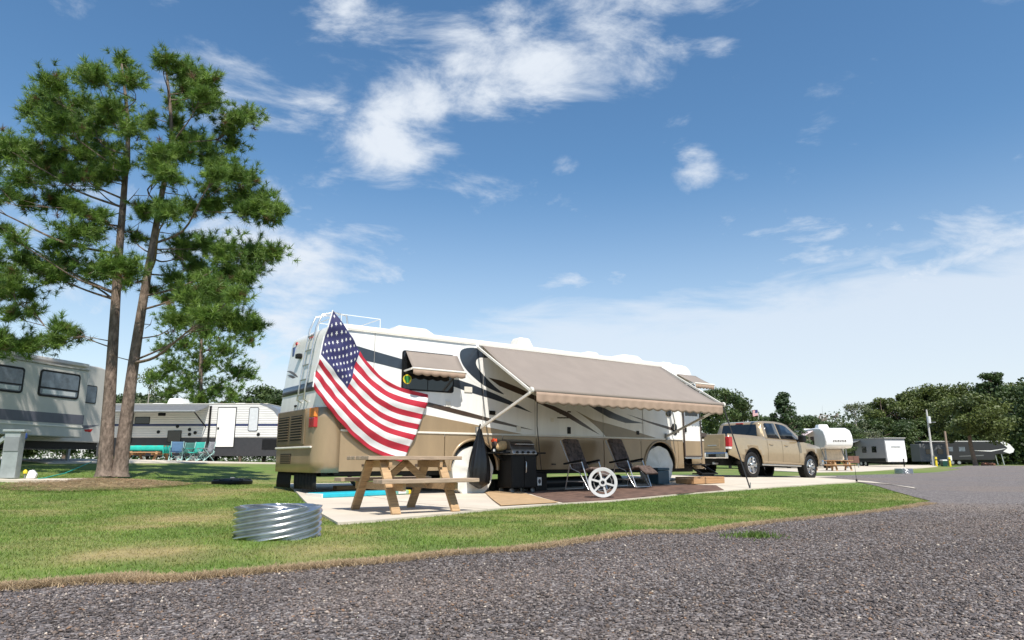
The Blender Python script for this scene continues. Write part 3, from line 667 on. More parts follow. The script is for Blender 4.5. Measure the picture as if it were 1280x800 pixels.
# rear side window with its awning
def window(x0, x1, z0, z1, y, parent, frame_m=BLACK, r=.06, name='window', d=-1, glass=GLASS, fw=.03):
    w = MB().prism(rrect(x0, x1, z0, z1, r), y + d * .016, y + d * .001, 'y').build(name, frame_m, parent)
    MB().prism(rrect(x0 + fw, x1 - fw, z0 + fw, z1 - fw, r * .7), y + d * .020, y + d * .0165, 'y').build('pane', glass, w)
    return w
w = window(-1.80, -.55, 2.14, 2.96, 0, rv)
MB().box(-1.20, -1.185, -.024, -.02, 2.16, 2.94).build('mullion', BLACK, w)
em = RV.side(509, 474, -.02); e1 = MB()
for k in range(5):
    a = R(-70 + k * 35); e1.prism([(em[0] + .02 * math.cos(a + 1.6), em[1] + .02 * math.sin(a + 1.6)), (em[0] + .095 * math.cos(a + 1.57 - 1.57 + .2), em[1] + .11 * math.sin(a + .2)), (em[0] + .02 * math.cos(a - 1.6), em[1] + .02 * math.sin(a - 1.6))], -.027, -.021, 'y')
e1.prism([(em[0] + .10 * math.cos(R(t)), em[1] + .10 * math.sin(R(t))) for t in range(0, 360, 30)], -.0245, -.0225, 'y')
e1.build('window_sticker', YELLOW, rv, None, 0, 'yellow and green sticker')
e2 = MB(); e2.prism([(em[0] + .07 * math.cos(R(t)) * (1 + .25 * math.sin(R(3 * t))), em[1] + .075 * math.sin(R(t))) for t in range(0, 360, 20)], -.031, -.0285, 'y'); e2.build('window_sticker', mat('sticker_green', (.03, .22, .05), .5), rv)
def win_awning(x0, x1, zt, zf, out, name='window_awning'):
    f_ = MB().grid(lambda u, v: (x0 + (x1 - x0) * u, -out * v - .01, zt + (zf - zt) * v - .015 * math.sin(math.pi * v)), 10, 4).build(name, AWN, rv, 40, solid=.004)
    n_ = 6
    MB().grid(lambda u, v: (x0 + (x1 - x0) * u, -out - .012, zf - v * (.10 + .03 * abs(math.sin(u * n_ * math.pi)))), 48, 2).build('valance', AWNV, f_, 40, solid=.003)
    MB().tube([(x0 - .02, -out, zf + .01), (x1 + .02, -out, zf + .01)], .025, 10).build('roller', CREAM, f_, 60)
    for x in (x0 - .03, x1 + .03): MB().beam((x, 0, zf - .02), (x, -out, zf), .02, .035).build('arm', CREAM, f_)
    return f_
win_awning(-1.72, -.47, 2.95, 2.545, .34)
win_awning(6.75, 7.55, 3.10, 2.78, .62)
window(6.72, 7.5, 2.15, 2.85, 0, rv)
# main awning
AX0, AX1, AZT, AZF, AO = .10, 6.12, 3.25, 2.09, 1.92
fab = MB().grid(lambda u, v: (AX0 + .06 + (AX1 - AX0 - .12) * u, -.03 - (AO - .03) * v, AZT + (AZF - AZT) * v - .055 * math.sin(math.pi * v) - .012 * math.sin(math.pi * u)), 24, 10).build('awning', AWN, rv, 40, solid=.004)
NS = 21
MB().grid(lambda u, v: (AX0 + .06 + (AX1 - AX0 - .12) * u, -AO - .052 - .012 * math.sin(u * NS * 2 * math.pi) * v, AZF - .03 - v * (.20 + .04 * abs(math.sin(u * NS * math.pi)))), 21 * 12, 4).build('valance', AWNV, fab, 40, solid=.003)
MB().tube([(AX0 - .02, -AO, AZF), (AX1 + .02, -AO, AZF)], .052, 14).build('roller', AWN, fab, 60)
for x in (AX0 - .03, AX1 + .03): MB().lathe([(.001, -.03), (.06, -.03), (.065, 0), (.06, .03), (.001, .03)], 16, axis='x', c=(x, -AO, AZF)).build('roller_cap', CREAM, fab, 50)
MB().box(AX0, AX1, -.045, 0, AZT - .01, AZT + .04).build('awning_rail', CREAM, fab)
for x in (AX0 - .05, AX1 + .05):
    MB().beam((x, -.02, AZT - .05), (x, -AO, AZF - .01), .035, .05).build('rafter', CREAM, fab, None, .005)
    MB().beam((x, -.02, 1.36), (x, -AO, AZF - .05), .038, .055).build('arm', CREAM, fab, None, .005)
    MB().box(x - .03, x + .03, -.05, 0, 1.26, 1.44).build('arm_bracket', GREYM, fab)
MB().tube([(AX0 + .12, -AO, AZF - .05), (AX0 + .15, -AO + .05, 1.4), (AX0 + .45, -AO + .3, .55)], .010, 6).build('pull_strap', BLACK, fab)
# entry door, step, front details
dr = MB().prism(rrect(6.90, 7.62, .78, 2.72, .05), -.022, -.001, 'y').build('entry_door', WHITE, rv)
MB().box(6.93, 7.59, -.027, -.0225, .86, 1.26).build('door_skirt', TAN, dr)
fr = MB()
for (a, b_) in (((6.90, -.03, .84), (6.90, -.03, 2.70)), ((7.62, -.03, .84), (7.62, -.03, 2.70)), ((6.885, -.03, .84), (7.635, -.03, .84)), ((6.885, -.03, 2.70), (7.635, -.03, 2.70))): fr.beam(a, b_, .035, .035, 0, (0, 1, 0))
fr.build('door_frame', BROWN, dr)
MB().box(7.0, 7.52, -.030, -.023, 1.95, 2.55).build('door_window', GLASS, dr)
MB().box(6.95, 7.0, -.05, -.02, 1.5, 1.62).build('door_handle', BLACK, dr)
st = MB(); st.box(6.92, 7.6, -.30, .1, .60, .635); st.box(6.92, 7.6, -.55, -.22, .36, .395)
for x in (6.94, 7.57): st.beam((x, .05, .66), (x, -.52, .38), .03, .05)
st.build('entry_step', BLACK, rv)
q = MB(); q.tube([(6.25, -.02, 2.2), (6.35, -.1, 2.15), (6.45, -.1, 1.75), (6.5, -.02, 1.55)], .018, 8); q.build('grab_handle', CHROME, rv, 60)
for x in (6.33, 6.52): MB().lathe([(.10, -.015), (.10, -.035), (.001, -.04)], 20, c=(x, 0, 2.0 - (x - 6.33) * 2)).build('porthole', GLASS, rv)
MB().lathe([(.09, 0), (.09, -.02), (.001, -.03)], 20, c=(6.55, 0, 1.50)).build('fuel_cap', BLACK, rv)
# roof kit
def dome(name, xc, yc, lx, ly, h, z=3.43, m=WHITE, ins=.12):
    b = MB(); b.add([(xc - lx, yc - ly, z), (xc + lx, yc - ly, z), (xc + lx, yc + ly, z), (xc - lx, yc + ly, z), (xc - lx + ins, yc - ly + ins, z + h), (xc + lx - ins, yc - ly + ins, z + h), (xc + lx - ins, yc + ly - ins, z + h), (xc - lx + ins, yc + ly - ins, z + h)], [(0, 3, 2, 1), (4, 5, 6, 7), (0, 1, 5, 4), (1, 2, 6, 5), (2, 3, 7, 6), (3, 0, 4, 7)])
    return b.build(name, m, rv, None, .05)
def roofx(px, py, y): return RV.at(px, py, y)
for (px, yc, lx, ly, h, ins) in ((510, .9, .55, .4, .20, .2), (735, .8, .25, .25, .14, .08), (780, .95, .45, .4, .20, .15)):
    x = RV.side(px, 430, yc)[0]; dome('roof_air_conditioner' if lx > .4 else 'roof_vent', x, yc, lx, ly, h, ins=ins)
x = RV.side(651, 424, .9)[0]; dome('satellite_dome', x, .9, .26, .26, .30, m=CREAM, ins=.1)
x = RV.side(597, 415, 1.1)[0]; dome('roof_vent', x, 1.1, .15, .15, .12)
x = RV.side(790, 445, 1.2)[0]; an = MB(); an.tube([(x, 1.2, 3.43), (x, 1.2, 3.62)], .012, 6); an.beam((x - .15, 1.2, 3.62), (x + .15, 1.2, 3.62), .03, .03); an.beam((x, 1.05, 3.60), (x, 1.35, 3.60), .03, .03); an.build('antenna', GREYM, rv)
dome('front_air_horn_pod', 7.1, .9, .3, .4, .18, 3.36)

# ------------------------------------------------------------------ the flag hung over the motorhome's rear quarter
FY = -.10
def pc(pts): return catmull([tuple(RV.side(*p, FY)) for p in pts], 16)
top = pc([(417, 388), (433, 412), (446, 433), (456, 448), (476, 470), (500, 484), (536, 493)])
bot = pc([(391, 484), (403, 500), (420, 522), (442, 546), (470, 566), (504, 578)])
hst = pc([(417, 388), (408, 415), (401, 440), (396, 460), (391, 484)])
fly = pc([(536, 493), (529, 520), (518, 548), (504, 578)])
def samp(c, t):
    k = t * (len(c) - 1); i = min(int(k), len(c) - 2); f_ = k - i; return Vector((c[i][0] * (1 - f_) + c[i + 1][0] * f_, c[i][1] * (1 - f_) + c[i + 1][1] * f_))
c00, c10, c01, c11 = samp(top, 0), samp(top, 1), samp(bot, 0), samp(bot, 1)
def flag_pt(u, v, d=0.0):
    q = samp(top, u) * (1 - v) + samp(bot, u) * v + samp(hst, v) * (1 - u) + samp(fly, v) * u - (c00 * (1 - u) * (1 - v) + c10 * u * (1 - v) + c01 * (1 - u) * v + c11 * u * v)
    y = FY - d - .035 * math.sin(u * 9 + v * 3) * (.3 + v * .7) * (1 - .4 * u) - .02 * math.sin(v * 14 + u * 5) - .05 * math.sin(math.pi * u) * math.sin(math.pi * v)
    y += .014 * math.sin((u * .9 + v * 1.5) * 17 + 2 * math.sin(u * 5)) * (1 - .5 * v) + .010 * math.sin((u * 1.6 - v * .7) * 23 + 1.5) + .006 * math.sin(u * 41 + v * 17)
    return (q.x, y, q.y)
CU = .40
RED = mat('flag_red', (.50, .022, .045), .7, var=.08, trans=.15); FWH = mat('flag_white', (.80, .79, .78), .7, var=.03, trans=.15); FBL = mat('flag_blue', (.030, .030, .115), .7, var=.1, trans=.1)
def fm(u, v):
    k = int(v * 13)
    if k < 7 and u < CU: return 2
    return 0 if k % 2 == 0 else 1
flag = MB().grid(flag_pt, 60, 78, fm).build('flag', [RED, FWH, FBL], None, 60, solid=.003)
flag.parent = None; flag.location = RVO; flag.rotation_euler = (0, 0, RV.a)
tag(flag, 'large striped flag with white stars on blue draped over the motorhome', 'flag')
sb = MB()
for r_ in range(9):
    for k in range(6 if r_ % 2 == 0 else 5):
        u = (k * 2 + (1 if r_ % 2 == 0 else 2)) / 12 * CU; v = (r_ + 1) / 10 * 7 / 13
        pts = []
        for j in range(10):
            a = math.pi / 2 + j * math.pi / 5; q = 1.0 if j % 2 == 0 else .45
            pts.append(flag_pt(max(0.002, u + q * .0135 * math.cos(a)), max(.002, v - q * .0235 * math.sin(a)), .004))
        o = len(sb.v); ctr = flag_pt(u, v, .006); sb.add(pts + [ctr], [(j, (j + 1) % 10, 10) for j in range(10)])
sb.build('stars', FWH, flag)['kind'] = 'stuff'
hb = MB().tube([Vector(flag_pt(0, t / 10)) + Vector((-.012, 0, 0)) for t in range(11)], .014, 6); hb.build('hoist_band', FWH, flag)

# ================================================================== pine trees
def needles(cl, rnd, n_tuft, n_need, ln, wd, base=(.10, .195, .032), lit=(.23, .34, .06)):
    """cl: list of (centre, radius) clumps -> tufts of needles"""
    C = np.array([c[0] for c in cl]); Rr = np.array([c[1] for c in cl])
    wgt = Rr ** 2 / (Rr ** 2).sum(); idx = rnd.choice(len(cl), n_tuft, p=wgt)
    d = rnd.normal(0, 1, (n_tuft, 3)); d /= np.linalg.norm(d, axis=1)[:, None]
    pos = C[idx] + d * (Rr[idx] * np.minimum(1.7, np.abs(rnd.normal(0, .72, n_tuft))))[:, None] * np.array([1, 1, .8])
    ax = d * np.array([1, 1, .5]) + np.array([0, 0, .55]) + rnd.normal(0, .25, (n_tuft, 3)); ax /= np.linalg.norm(ax, axis=1)[:, None]
    a = rnd.normal(0, 1, (n_tuft, n_need, 3)); a /= np.linalg.norm(a, axis=2)[..., None]
    dirs = a * .85 + ax[:, None, :] * .65; dirs /= np.linalg.norm(dirs, axis=2)[..., None]
    L = ln * rnd.uniform(.6, 1.15, (n_tuft, n_need)); root = pos[:, None, :] + ax[:, None, :] * rnd.uniform(-.5, .5, (n_tuft, n_need))[..., None] * ln * .7
    side = np.cross(dirs, rnd.normal(0, 1, (n_tuft, n_need, 3))); side /= np.linalg.norm(side, axis=2)[..., None] + 1e-9
    tipp = root + dirs * L[..., None]; v = np.stack([root - side * wd, root + side * wd, tipp], 2).reshape(-1, 3)
    f = rnd.random((n_tuft, 1)) ** 1.2; c = np.array(base) * (1 - f) + np.array(lit) * f; c = c * rnd.uniform(.75, 1.25, (n_tuft, 1))
    dead = rnd.random(n_tuft) < .025; c[dead] = np.array([.20, .12, .06])
    return v, np.arange(len(v)).reshape(-1, 3), np.repeat(c, n_need * 3, 0)
def pine(name, label, group, trunk_pts, trunk_r, clumps, rnd, n_tuft, n_need=34, ln=.19, wd=.0075, dead=8, sub=10):
    root = Vector(trunk_pts[0]); t = thing(name, label, 'tree', root, 0, group)
    tp = [Vector(p) - root for p in catmull(trunk_pts, 10)]; n_ = len(tp)
    rs = [trunk_r * (1 - .86 * (i / (n_ - 1)) ** .9) * (1.25 - .25 * min(1, i / 2.5)) for i in range(n_)]
    tr = MB(); tr.tube(tp, rs, 14); tro = tr.build('trunk', BARK, t, 60)
    L = MB(); loc = [(Vector(c) - root, r) for c, r in clumps]
    def at_h(z):
        for i in range(n_ - 1):
            if tp[i + 1].z >= z: return tp[i].lerp(tp[i + 1], (z - tp[i].z) / max(1e-6, tp[i + 1].z - tp[i].z)), rs[i]
        return tp[-1], rs[-1]
    zmax = tp[-1].z
    ax0 = tp[int(n_ * .6)]; nodes = []
    for c, r in sorted(loc, key=lambda q: math.hypot(q[0].x - ax0.x, q[0].y - ax0.y)):
        near = [q for q in nodes if (q[0] - c).length < 1.25 * (root.y / 17) and q[0].z < c.z + .5]
        if near and rnd.random() < .8:
            q = min(near, key=lambda q: (q[0] - c).length); s0 = q[1]; m2 = s0.lerp(c, .6) + Vector((0, 0, -.06)); L.tube([tuple(s0), tuple(m2), tuple(c)], [.013, .009, .005], 4); nodes.append((c, m2))
            for k in range(4): L.tube([tuple(m2.lerp(c, .2 + .2 * k)), tuple(c + Vector(rnd.normal(0, 1, 3)).normalized() * r * .85)], [.006, .003], 3)
            continue
        hd = math.hypot(c.x - tp[n_ // 2].x, c.y - tp[n_ // 2].y)
        z0 = min(max(c.z - hd * rnd.uniform(.25, .55) - .1, zmax * .25), zmax * .97); b, br = at_h(z0)
        m1 = b.lerp(c, .35) + Vector((rnd.normal(0, .12), rnd.normal(0, .12), -.10 * hd * .5)); m2 = b.lerp(c, .72) + Vector((rnd.normal(0, .12), rnd.normal(0, .12), -.03 * hd))
        r0 = min(br * .5, .012 + .009 * hd); nodes.append((c, m2))
        L.tube(catmull([tuple(b), tuple(m1), tuple(m2), tuple(c)], 4), [r0 * (1 - .8 * k / 12) for k in range(13)], 5)
        for q in range(4):
            e = c + Vector(rnd.normal(0, 1, 3)).normalized() * r * .85; L.tube([tuple(m2.lerp(c, .2 + .2 * q)), tuple(e)], [r0 * .3, .004], 4)
    for q in range(dead):
        z0 = zmax * rnd.uniform(.22, .8); b, br = at_h(z0); a = rnd.uniform(0, 6.28); l = rnd.uniform(.5, 1.5)
        e1_ = b + Vector((math.cos(a) * l * .6, math.sin(a) * l * .6, .1 * l)); e2_ = b + Vector((math.cos(a + .3) * l, math.sin(a + .3) * l, -.02 * l + rnd.normal(0, .15)))
        L.tube([tuple(b), tuple(e1_), tuple(e2_)], [.018, .011, .004], 4)
        L.tube([tuple(e1_), tuple(e1_ + Vector((rnd.normal(0, .25), rnd.normal(0, .25), .25)))], [.009, .003], 4)
    lo_ = L.build('limbs', BARK, t, 60)
    v, f, c = needles([(tuple(q), r) for q, r in loc], rnd, n_tuft, n_need, ln, wd)
    mesh_np('crown', v, f, c, NEEDLE, t)
    return t
Z8 = lambda x, y, D: P(x * .475, 40 + y * .475, D)
CA = [(320, 80, 36), (250, 120, 42), (340, 130, 45), (130, 170, 50), (170, 220, 55), (100, 190, 36), (220, 190, 45), (270, 230, 48), (140, 250, 55), (230, 260, 55), (300, 200, 42), (30, 300, 48), (80, 320, 52), (150, 330, 55), (220, 320, 55), (290, 310, 46), (340, 255, 36), (60, 390, 40), (120, 365, 45), (190, 380, 46), (260, 370, 46), (310, 360, 40),
      (70, 450, 36), (150, 450, 42), (200, 462, 34), (5, 520, 24), (20, 425, 30), (200, 530, 52), (160, 560, 40), (240, 520, 42), (60, 600, 42), (110, 625, 46), (170, 610, 50), (35, 645, 38), (140, 645, 46), (260, 632, 48), (300, 615, 46), (340, 622, 38), (15, 690, 32), (70, 690, 36), (30, 740, 32), (80, 735, 26), (170, 780, 32), (330, 660, 26), (-40, 350, 50), (-50, 470, 40), (-30, 600, 40), (-60, 680, 45),
      (20, 820, 40), (85, 822, 38), (150, 815, 30), (-30, 815, 40), (205, 800, 22)]
CB = [(430, 80, 32), (480, 100, 38), (540, 130, 42), (500, 150, 46), (560, 182, 32), (460, 190, 32), (530, 200, 36), (460, 240, 32), (470, 320, 46), (420, 340, 40), (510, 282, 36), (550, 330, 46), (620, 230, 44), (652, 218, 40), (600, 262, 36), (610, 300, 32), (590, 360, 40), (650, 380, 40), (560, 402, 36), (450, 380, 36), (620, 440, 40), (690, 440, 44), (722, 460, 30), (650, 470, 40), (560, 460, 40), (500, 462, 40), (450, 472, 36), (710, 492, 22),
      (480, 560, 40), (540, 562, 46), (600, 580, 50), (660, 582, 46), (722, 580, 36), (650, 630, 44), (600, 632, 40), (520, 622, 46), (460, 650, 40), (560, 680, 46), (500, 700, 40), (600, 690, 36), (650, 650, 30), (480, 760, 36), (560, 750, 40), (620, 762, 40), (672, 770, 30), (440, 700, 26), (400, 680, 22), (380, 470, 30), (395, 240, 26), (360, 540, 26)]
prn = np.random.default_rng(21)
def clumpset(C, D, axis_x):
    o = []
    for x, y, r in C:
        spread = max(.25, min(1.0, abs(x - axis_x) / 250)); dd = prn.normal(0, .9) * (1.4 - .7 * spread)
        o.append((tuple(Z8(x, y, D + dd)), r * .475 * D / 871))
        if prn.random() < .4: o.append((tuple(Z8(x + prn.normal(0, 22), y + prn.normal(0, 18), D + prn.normal(0, 1.3))), r * .36 * D / 871))
    return o
DP = 17.0
ga = on(*P(130, 598, DP).xy, .05); gb = on(*P(149, 598, DP + .15).xy, .05)
ta = [tuple(ga)] + [tuple(P(x, y, DP)) for x, y in ((134, 540), (140, 450), (147, 340), (155, 240), (160, 160), (152, 80))]
tb = [tuple(gb)] + [tuple(P(x, y, DP + .2)) for x, y in ((157, 530), (169, 440), (184, 345), (200, 255), (214, 170), (207, 78))]
pine('pine_tree', 'tall pine of the twin pair with the darker trunk nearer the cream trailer', 'twin pines on the mulch bed', ta, .190, clumpset(CA, DP, 330), prn, 6200, 40)
pine('pine_tree', 'tall leaning pine of the twin pair with its crown towards the motorhome', 'twin pines on the mulch bed', tb, .185, clumpset(CB, DP + .2, 420), prn, 5600, 40)
# smaller pine behind the travel trailer
D2 = 43.0; zc = lambda x, y: (P(x, y, D2 + prn.normal(0, 1.0)), )
C2 = [(250, 345, 22), (225, 365, 18), (270, 372, 20), (240, 385, 24), (285, 395, 20), (215, 400, 20), (255, 415, 24), (300, 410, 18), (230, 430, 22), (205, 435, 16), (280, 438, 24), (312, 425, 14), (255, 455, 24), (215, 460, 20), (295, 465, 20), (310, 470, 12), (235, 480, 22), (270, 488, 22), (198, 470, 14), (290, 492, 14), (250, 500, 18), (215, 490, 14)]
t2 = [tuple(on(*P(250, 575, D2).xy))] + [tuple(P(x, y, D2)) for x, y in ((250, 520), (251, 460), (252, 400), (251, 340))]
pine('pine_tree', 'young pine rising behind the white travel trailer with the grey awning', None, t2, .22, [(tuple(P(x, y, D2 + prn.normal(0, .9))), r * D2 / 871) for x, y, r in C2], prn, 2600, 26, ln=.30, wd=.018, dead=3)

# ------------------------------------------------------------------ broadleaf trees of the background
def leaf_crown(rnd, h, rx, n_leaf, size, base, lit, low=.12, conic=False):
    ncl = 170 if conic else 46; cl = []
    for i in range(ncl):
        z = low + (1 - low) * (i + rnd.random()) / ncl if conic else rnd.uniform(low, 1.0); prof = (1 - z) ** .8 * 1.15 + .08 if conic else (math.sin(math.pi * min(1, max(0, (z - low * .6) / (1.03 - low * .6))) ** .8) ** .6)
        a = rnd.uniform(0, 6.283); q = math.sqrt(rnd.random()) * prof * rx
        cl.append((q * math.cos(a), q * math.sin(a), z * h * .96, rnd.uniform(.16, .30) * rx * (.75 if conic else 1)))
    cl = np.array(cl); idx = rnd.integers(0, ncl, n_leaf); d = rnd.normal(0, 1, (n_leaf, 3)); d /= np.linalg.norm(d, axis=1)[:, None]
    pos = cl[idx, :3] + d * (cl[idx, 3] * rnd.random(n_leaf) ** .4)[:, None] * np.array([1.1, 1.1, .75])
    a = rnd.normal(0, 1, (n_leaf, 3)); a /= np.linalg.norm(a, axis=1)[:, None]; b = np.cross(a, d + rnd.normal(0, .4, (n_leaf, 3))); b /= np.linalg.norm(b, axis=1)[:, None] + 1e-9
    s = size * rnd.uniform(.6, 1.5, n_leaf)[:, None]; v = np.stack([pos - a * s, pos + b * s * .6, pos + a * s, pos - b * s * .6], 1).reshape(-1, 3)
    v[:, 2] = np.maximum(v[:, 2], .05)
    f = (rnd.random(ncl)[idx] * .65 + rnd.random(n_leaf) * .35)[:, None]; c = np.array(base) * (1 - f) + np.array(lit) * f
    return v, np.arange(len(v)).reshape(-1, 4), np.repeat(c, 4, 0), cl
def tree_proto(name, seed, h, rx, n_leaf, size, base, lit, low=.12, conic=False, bare=False):
    rnd = np.random.default_rng(seed); v, f, c, cl = leaf_crown(rnd, h, rx, n_leaf, size, base, lit, low, conic)
    cr = mesh_np('crown', v, f, c, LEAF); t = MB(); t.tube([(0, 0, -.3), (.05, .03, h * .25), (-.05, .05, h * .55), (0, 0, h * .93)], [h * .022, h * .017, h * .010, .02], 8)
    for q in cl[::2]:
        z0 = max(h * .15, q[2] - math.hypot(q[0], q[1]) * .7 - .3); t.tube([(0, 0, z0), (q[0] * .5, q[1] * .5, (z0 + q[2]) / 2 - .1), tuple(q[:3])], [h * .007, h * .005, .012], 4)
        if bare:
            for k in range(5): t.tube([tuple(q[:3]), tuple(q[:3] + rnd.normal(0, .6, 3))], [.02, .006], 3)
    tr = t.build('trunk', BARK if not bare else mat('grey_bark', (.34, .31, .28), .9, var=.2), None, 60)
    col.objects.unlink(cr); col.objects.unlink(tr); return cr, tr
DK, LT = (.040, .064, .014), (.155, .19, .036)
PROTO = {'oak': [tree_proto('oak', 31 + i, 12, 5.2, 15000, .16, DK, LT, .06) for i in range(3)],
         'round': [tree_proto('round', 41 + i, 9, 4.0, 11000, .135, (.035, .062, .018), (.10, .15, .035), .10) for i in range(2)],
         'cone': [tree_proto('cone', 51 + i, 11, 2.9, 12000, .12, (.026, .056, .018), (.07, .12, .032), .05, True) for i in range(2)],
         'pale': [tree_proto('pale', 61, 9, 3.0, 3200, .12, (.10, .13, .06), (.20, .22, .12), .2, bare=True)],
         'bare': [tree_proto('bare', 62, 8, 3.0, 260, .18, (.20, .15, .11), (.32, .26, .2), .3, bare=True)],
         'tall': [tree_proto('tall', 71 + i, 16, 3.6, 9000, .16, (.03, .06, .015), (.085, .135, .03), .45) for i in range(2)]}
trn = np.random.default_rng(5)
def put_tree(kind, px, ytop, D, label, wscale=1.0, group=None):
    cr, tr = PROTO[kind][trn.integers(len(PROTO[kind]))]; h0 = {'oak': 12, 'round': 9, 'cone': 11, 'pale': 9, 'bare': 8, 'tall': 16}[kind]
    p = P(px, 570, D); g = on(p.x, p.y); hgt = P(px, ytop, D).z - g.z; s = hgt / h0
    nm = {'oak': 'oak_tree', 'round': 'broadleaf_tree', 'cone': 'cedar_tree', 'pale': 'sparse_tree', 'bare': 'bare_tree', 'tall': 'tall_tree'}[kind]
    t = thing(nm, label, 'tree', g, trn.uniform(0, 6.28), group); t.scale = (s * wscale, s * wscale, s)
    for o in (tr, cr):
        c = o.copy(); col.objects.link(c); c.parent = t; c.name = 'trunk' if o is tr else 'crown'
GW, GB, GL = 'woodland trees behind the far trailers', 'trees beyond the pickup truck', 'trees behind the white travel trailer'
LW = 'dense dark green tree in the wood edge behind the far trailers'
for px, yt, D, w in ((1108, 493, 114, 1), (1128, 488, 120, 1.1), (1150, 490, 118, 1), (1172, 483, 122, 1.1), (1195, 484, 118, 1.1), (1218, 482, 122, 1.1), (1240, 484, 119, 1), (1262, 478, 122, 1.1), (1285, 480, 118, 1.1), (1310, 478, 118, 1.1), (1345, 474, 115, 1.1)):
    put_tree('oak', px, yt, D, LW, w, GW)
for px, yt, D in ((1100, 520, 106), (1125, 523, 110), (1150, 520, 112), (1185, 522, 113), (1215, 516, 113), (1245, 520, 113), (1278, 515, 113), (1305, 518, 113)):
    put_tree('round', px, yt, D, 'lower leafy tree filling the front of the wood edge', 1.5, GW)
put_tree('tall', 1253, 464, 112, 'tallest tree standing above the rest of the far wood edge', 1.2)
put_tree('pale', 1074, 503, 100, 'sparse pale green tree left standing beside the dark wood edge', 1.1)
put_tree('bare', 1038, 515, 104, 'greyish half bare tree between the cedar and the pale tree', 1.2)
put_tree('cone', 985, 488, 62, 'dark pointed cedar standing behind the pickup cab', 1.15)
for px, yt, D, w, lb in ((912, 484, 58, .9, 'tallest bushy green tree between the motorhome front and the pickup'), (932, 497, 60, .8, 'smaller bushy green tree right above the pickup cab roof'), (893, 487, 62, .9, 'bushy green tree hard against the motorhome front window awning')): put_tree('round', px, yt, D, lb, w, GB)
for px, yt, D, w, lb in ((958, 520, 75, 1.3, 'low green tree between the pickup roof and the pointed cedar'), (1008, 520, 78, 1.4, 'low green tree just past the pointed cedar, above the pickup hood'), (1030, 528, 82, 1.4, 'low green tree under the greyish half bare tree'), (1055, 528, 90, 1.4, 'low green tree above the white fifth wheel nose')): put_tree('round', px, yt, D, lb, w, GB)
for px, yt, D, w in ((150, 492, 80, 1.3), (185, 486, 84, 1.2), (300, 492, 78, 1.3), (330, 484, 82, 1.2), (352, 488, 76, 1.1), (375, 495, 80, 1.2), (268, 500, 85, 1.3), (225, 498, 82, 1.3)): put_tree('round', px, yt, D, 'soft green tree on the skyline behind the white travel trailer', w, GL)
for px, yt, D, w in ((-40, 470, 70, 1.2), (20, 480, 75, 1.2), (80, 480, 72, 1.2)): put_tree('round', px, yt, D, 'green tree standing behind the cream trailer', w, 'trees behind the cream trailer')
put_tree('pale', 178, 462, 60, 'thin pale tree seen between the pine trunks and the young pine', .8)
# far wood that closes the horizon
rnd = np.random.default_rng(77); vs, fs, cs = [], [], []
def mass(n_, ang0, ang1, d0, d1, h0, h1, size=.30):
    az = rnd.uniform(R(ang0), R(ang1), n_); D = rnd.uniform(d0, d1, n_); hh = (h0 + (h1 - h0) * fbm(az * 25, az * 0 + 3, 3)) * np.clip(.45 + (az - R(ang0)) / R(9), 0, 1); zz = -.2 + rnd.random(n_) ** 1.35 * hh
    pos = np.stack([np.sin(az) * D, np.cos(az) * D, zz], -1); a = rnd.normal(0, 1, (n_, 3)); a /= np.linalg.norm(a, axis=1)[:, None]; b = np.cross(a, rnd.normal(0, 1, (n_, 3))); b /= np.linalg.norm(b, axis=1)[:, None]
    s = size * rnd.uniform(.5, 1.3, n_)[:, None]; v = np.stack([pos - a * s, pos + b * s * .7, pos + a * s, pos - b * s * .7], 1).reshape(-1, 3)
    t = rnd.random((n_, 1)); return v, np.repeat(np.array(DK) * (1 - t) + np.array((.07, .11, .03)) * t, 4, 0)
v1, c1 = mass(70000, -62, 33, 150, 185, 7, 12); v2, c2 = mass(60000, 29.5, 62, 128, 150, 9, 15)
v = np.concatenate([v1, v2]); c = np.concatenate([c1, c2])
wo_ = mesh_np('far_wood', v, np.arange(len(v)).reshape(-1, 4), c, LEAF); tag(wo_, 'far dark green wood closing the horizon', 'wood', kind='stuff')

# ================================================================== picnic tables
def picnic(name, label, loc, az, L=1.85, group=None, woodt=WOODG, woodl=WOOD, cat='picnic table'):
    t = thing(name, label, cat, loc, R(90 - az), group)
    h = .75; pw = .14; th_ = .052
    for k in range(5):
        y = (k - 2) * (pw + .006); MB().box(-L / 2 + random.uniform(-.008, .008), L / 2 + random.uniform(-.008, .008), y - pw / 2, y + pw / 2, h - th_, h).build('tabletop_plank', woodt, t, None, .006)
    for s in (-1, 1):
        for k in range(2):
            y = s * (.60 + k * .146); MB().box(-L / 2 + random.uniform(-.008, .008), L / 2, y - pw / 2, y + pw / 2, .45 - th_, .45).build('bench_plank', woodt, t, None, .006)
    for s in (-1, 1):
        x = s * (L / 2 - .28)
        for q in (-1, 1):
            MB().beam((x, q * .66, 0.0), (x, q * .20, h - .055), .05, .125, 0, (1, 0, 0)).build('leg', woodl, t, None, .006)
        MB().beam((x - s * .055, -.76, .345), (x - s * .055, .76, .345), .045, .10).build('bench_support', woodl, t, None, .006)
        MB().beam((x - s * .055, -.34, h - .105), (x - s * .055, .34, h - .105), .045, .10).build('top_support', woodl, t, None, .006)
        MB().beam((x - s * .07, 0, .36), (x - s * .48, 0, h - .06), .04, .09).build('brace', woodl, t, None, .006)
    return t
tc_ = Vector((-1.52, 9.95, 0)); tc_.z = Tz(tc_.x, tc_.y) + .033
picnic('picnic_table', 'weathered wooden picnic table on the concrete in front of the flag', tc_, 54, 1.46)

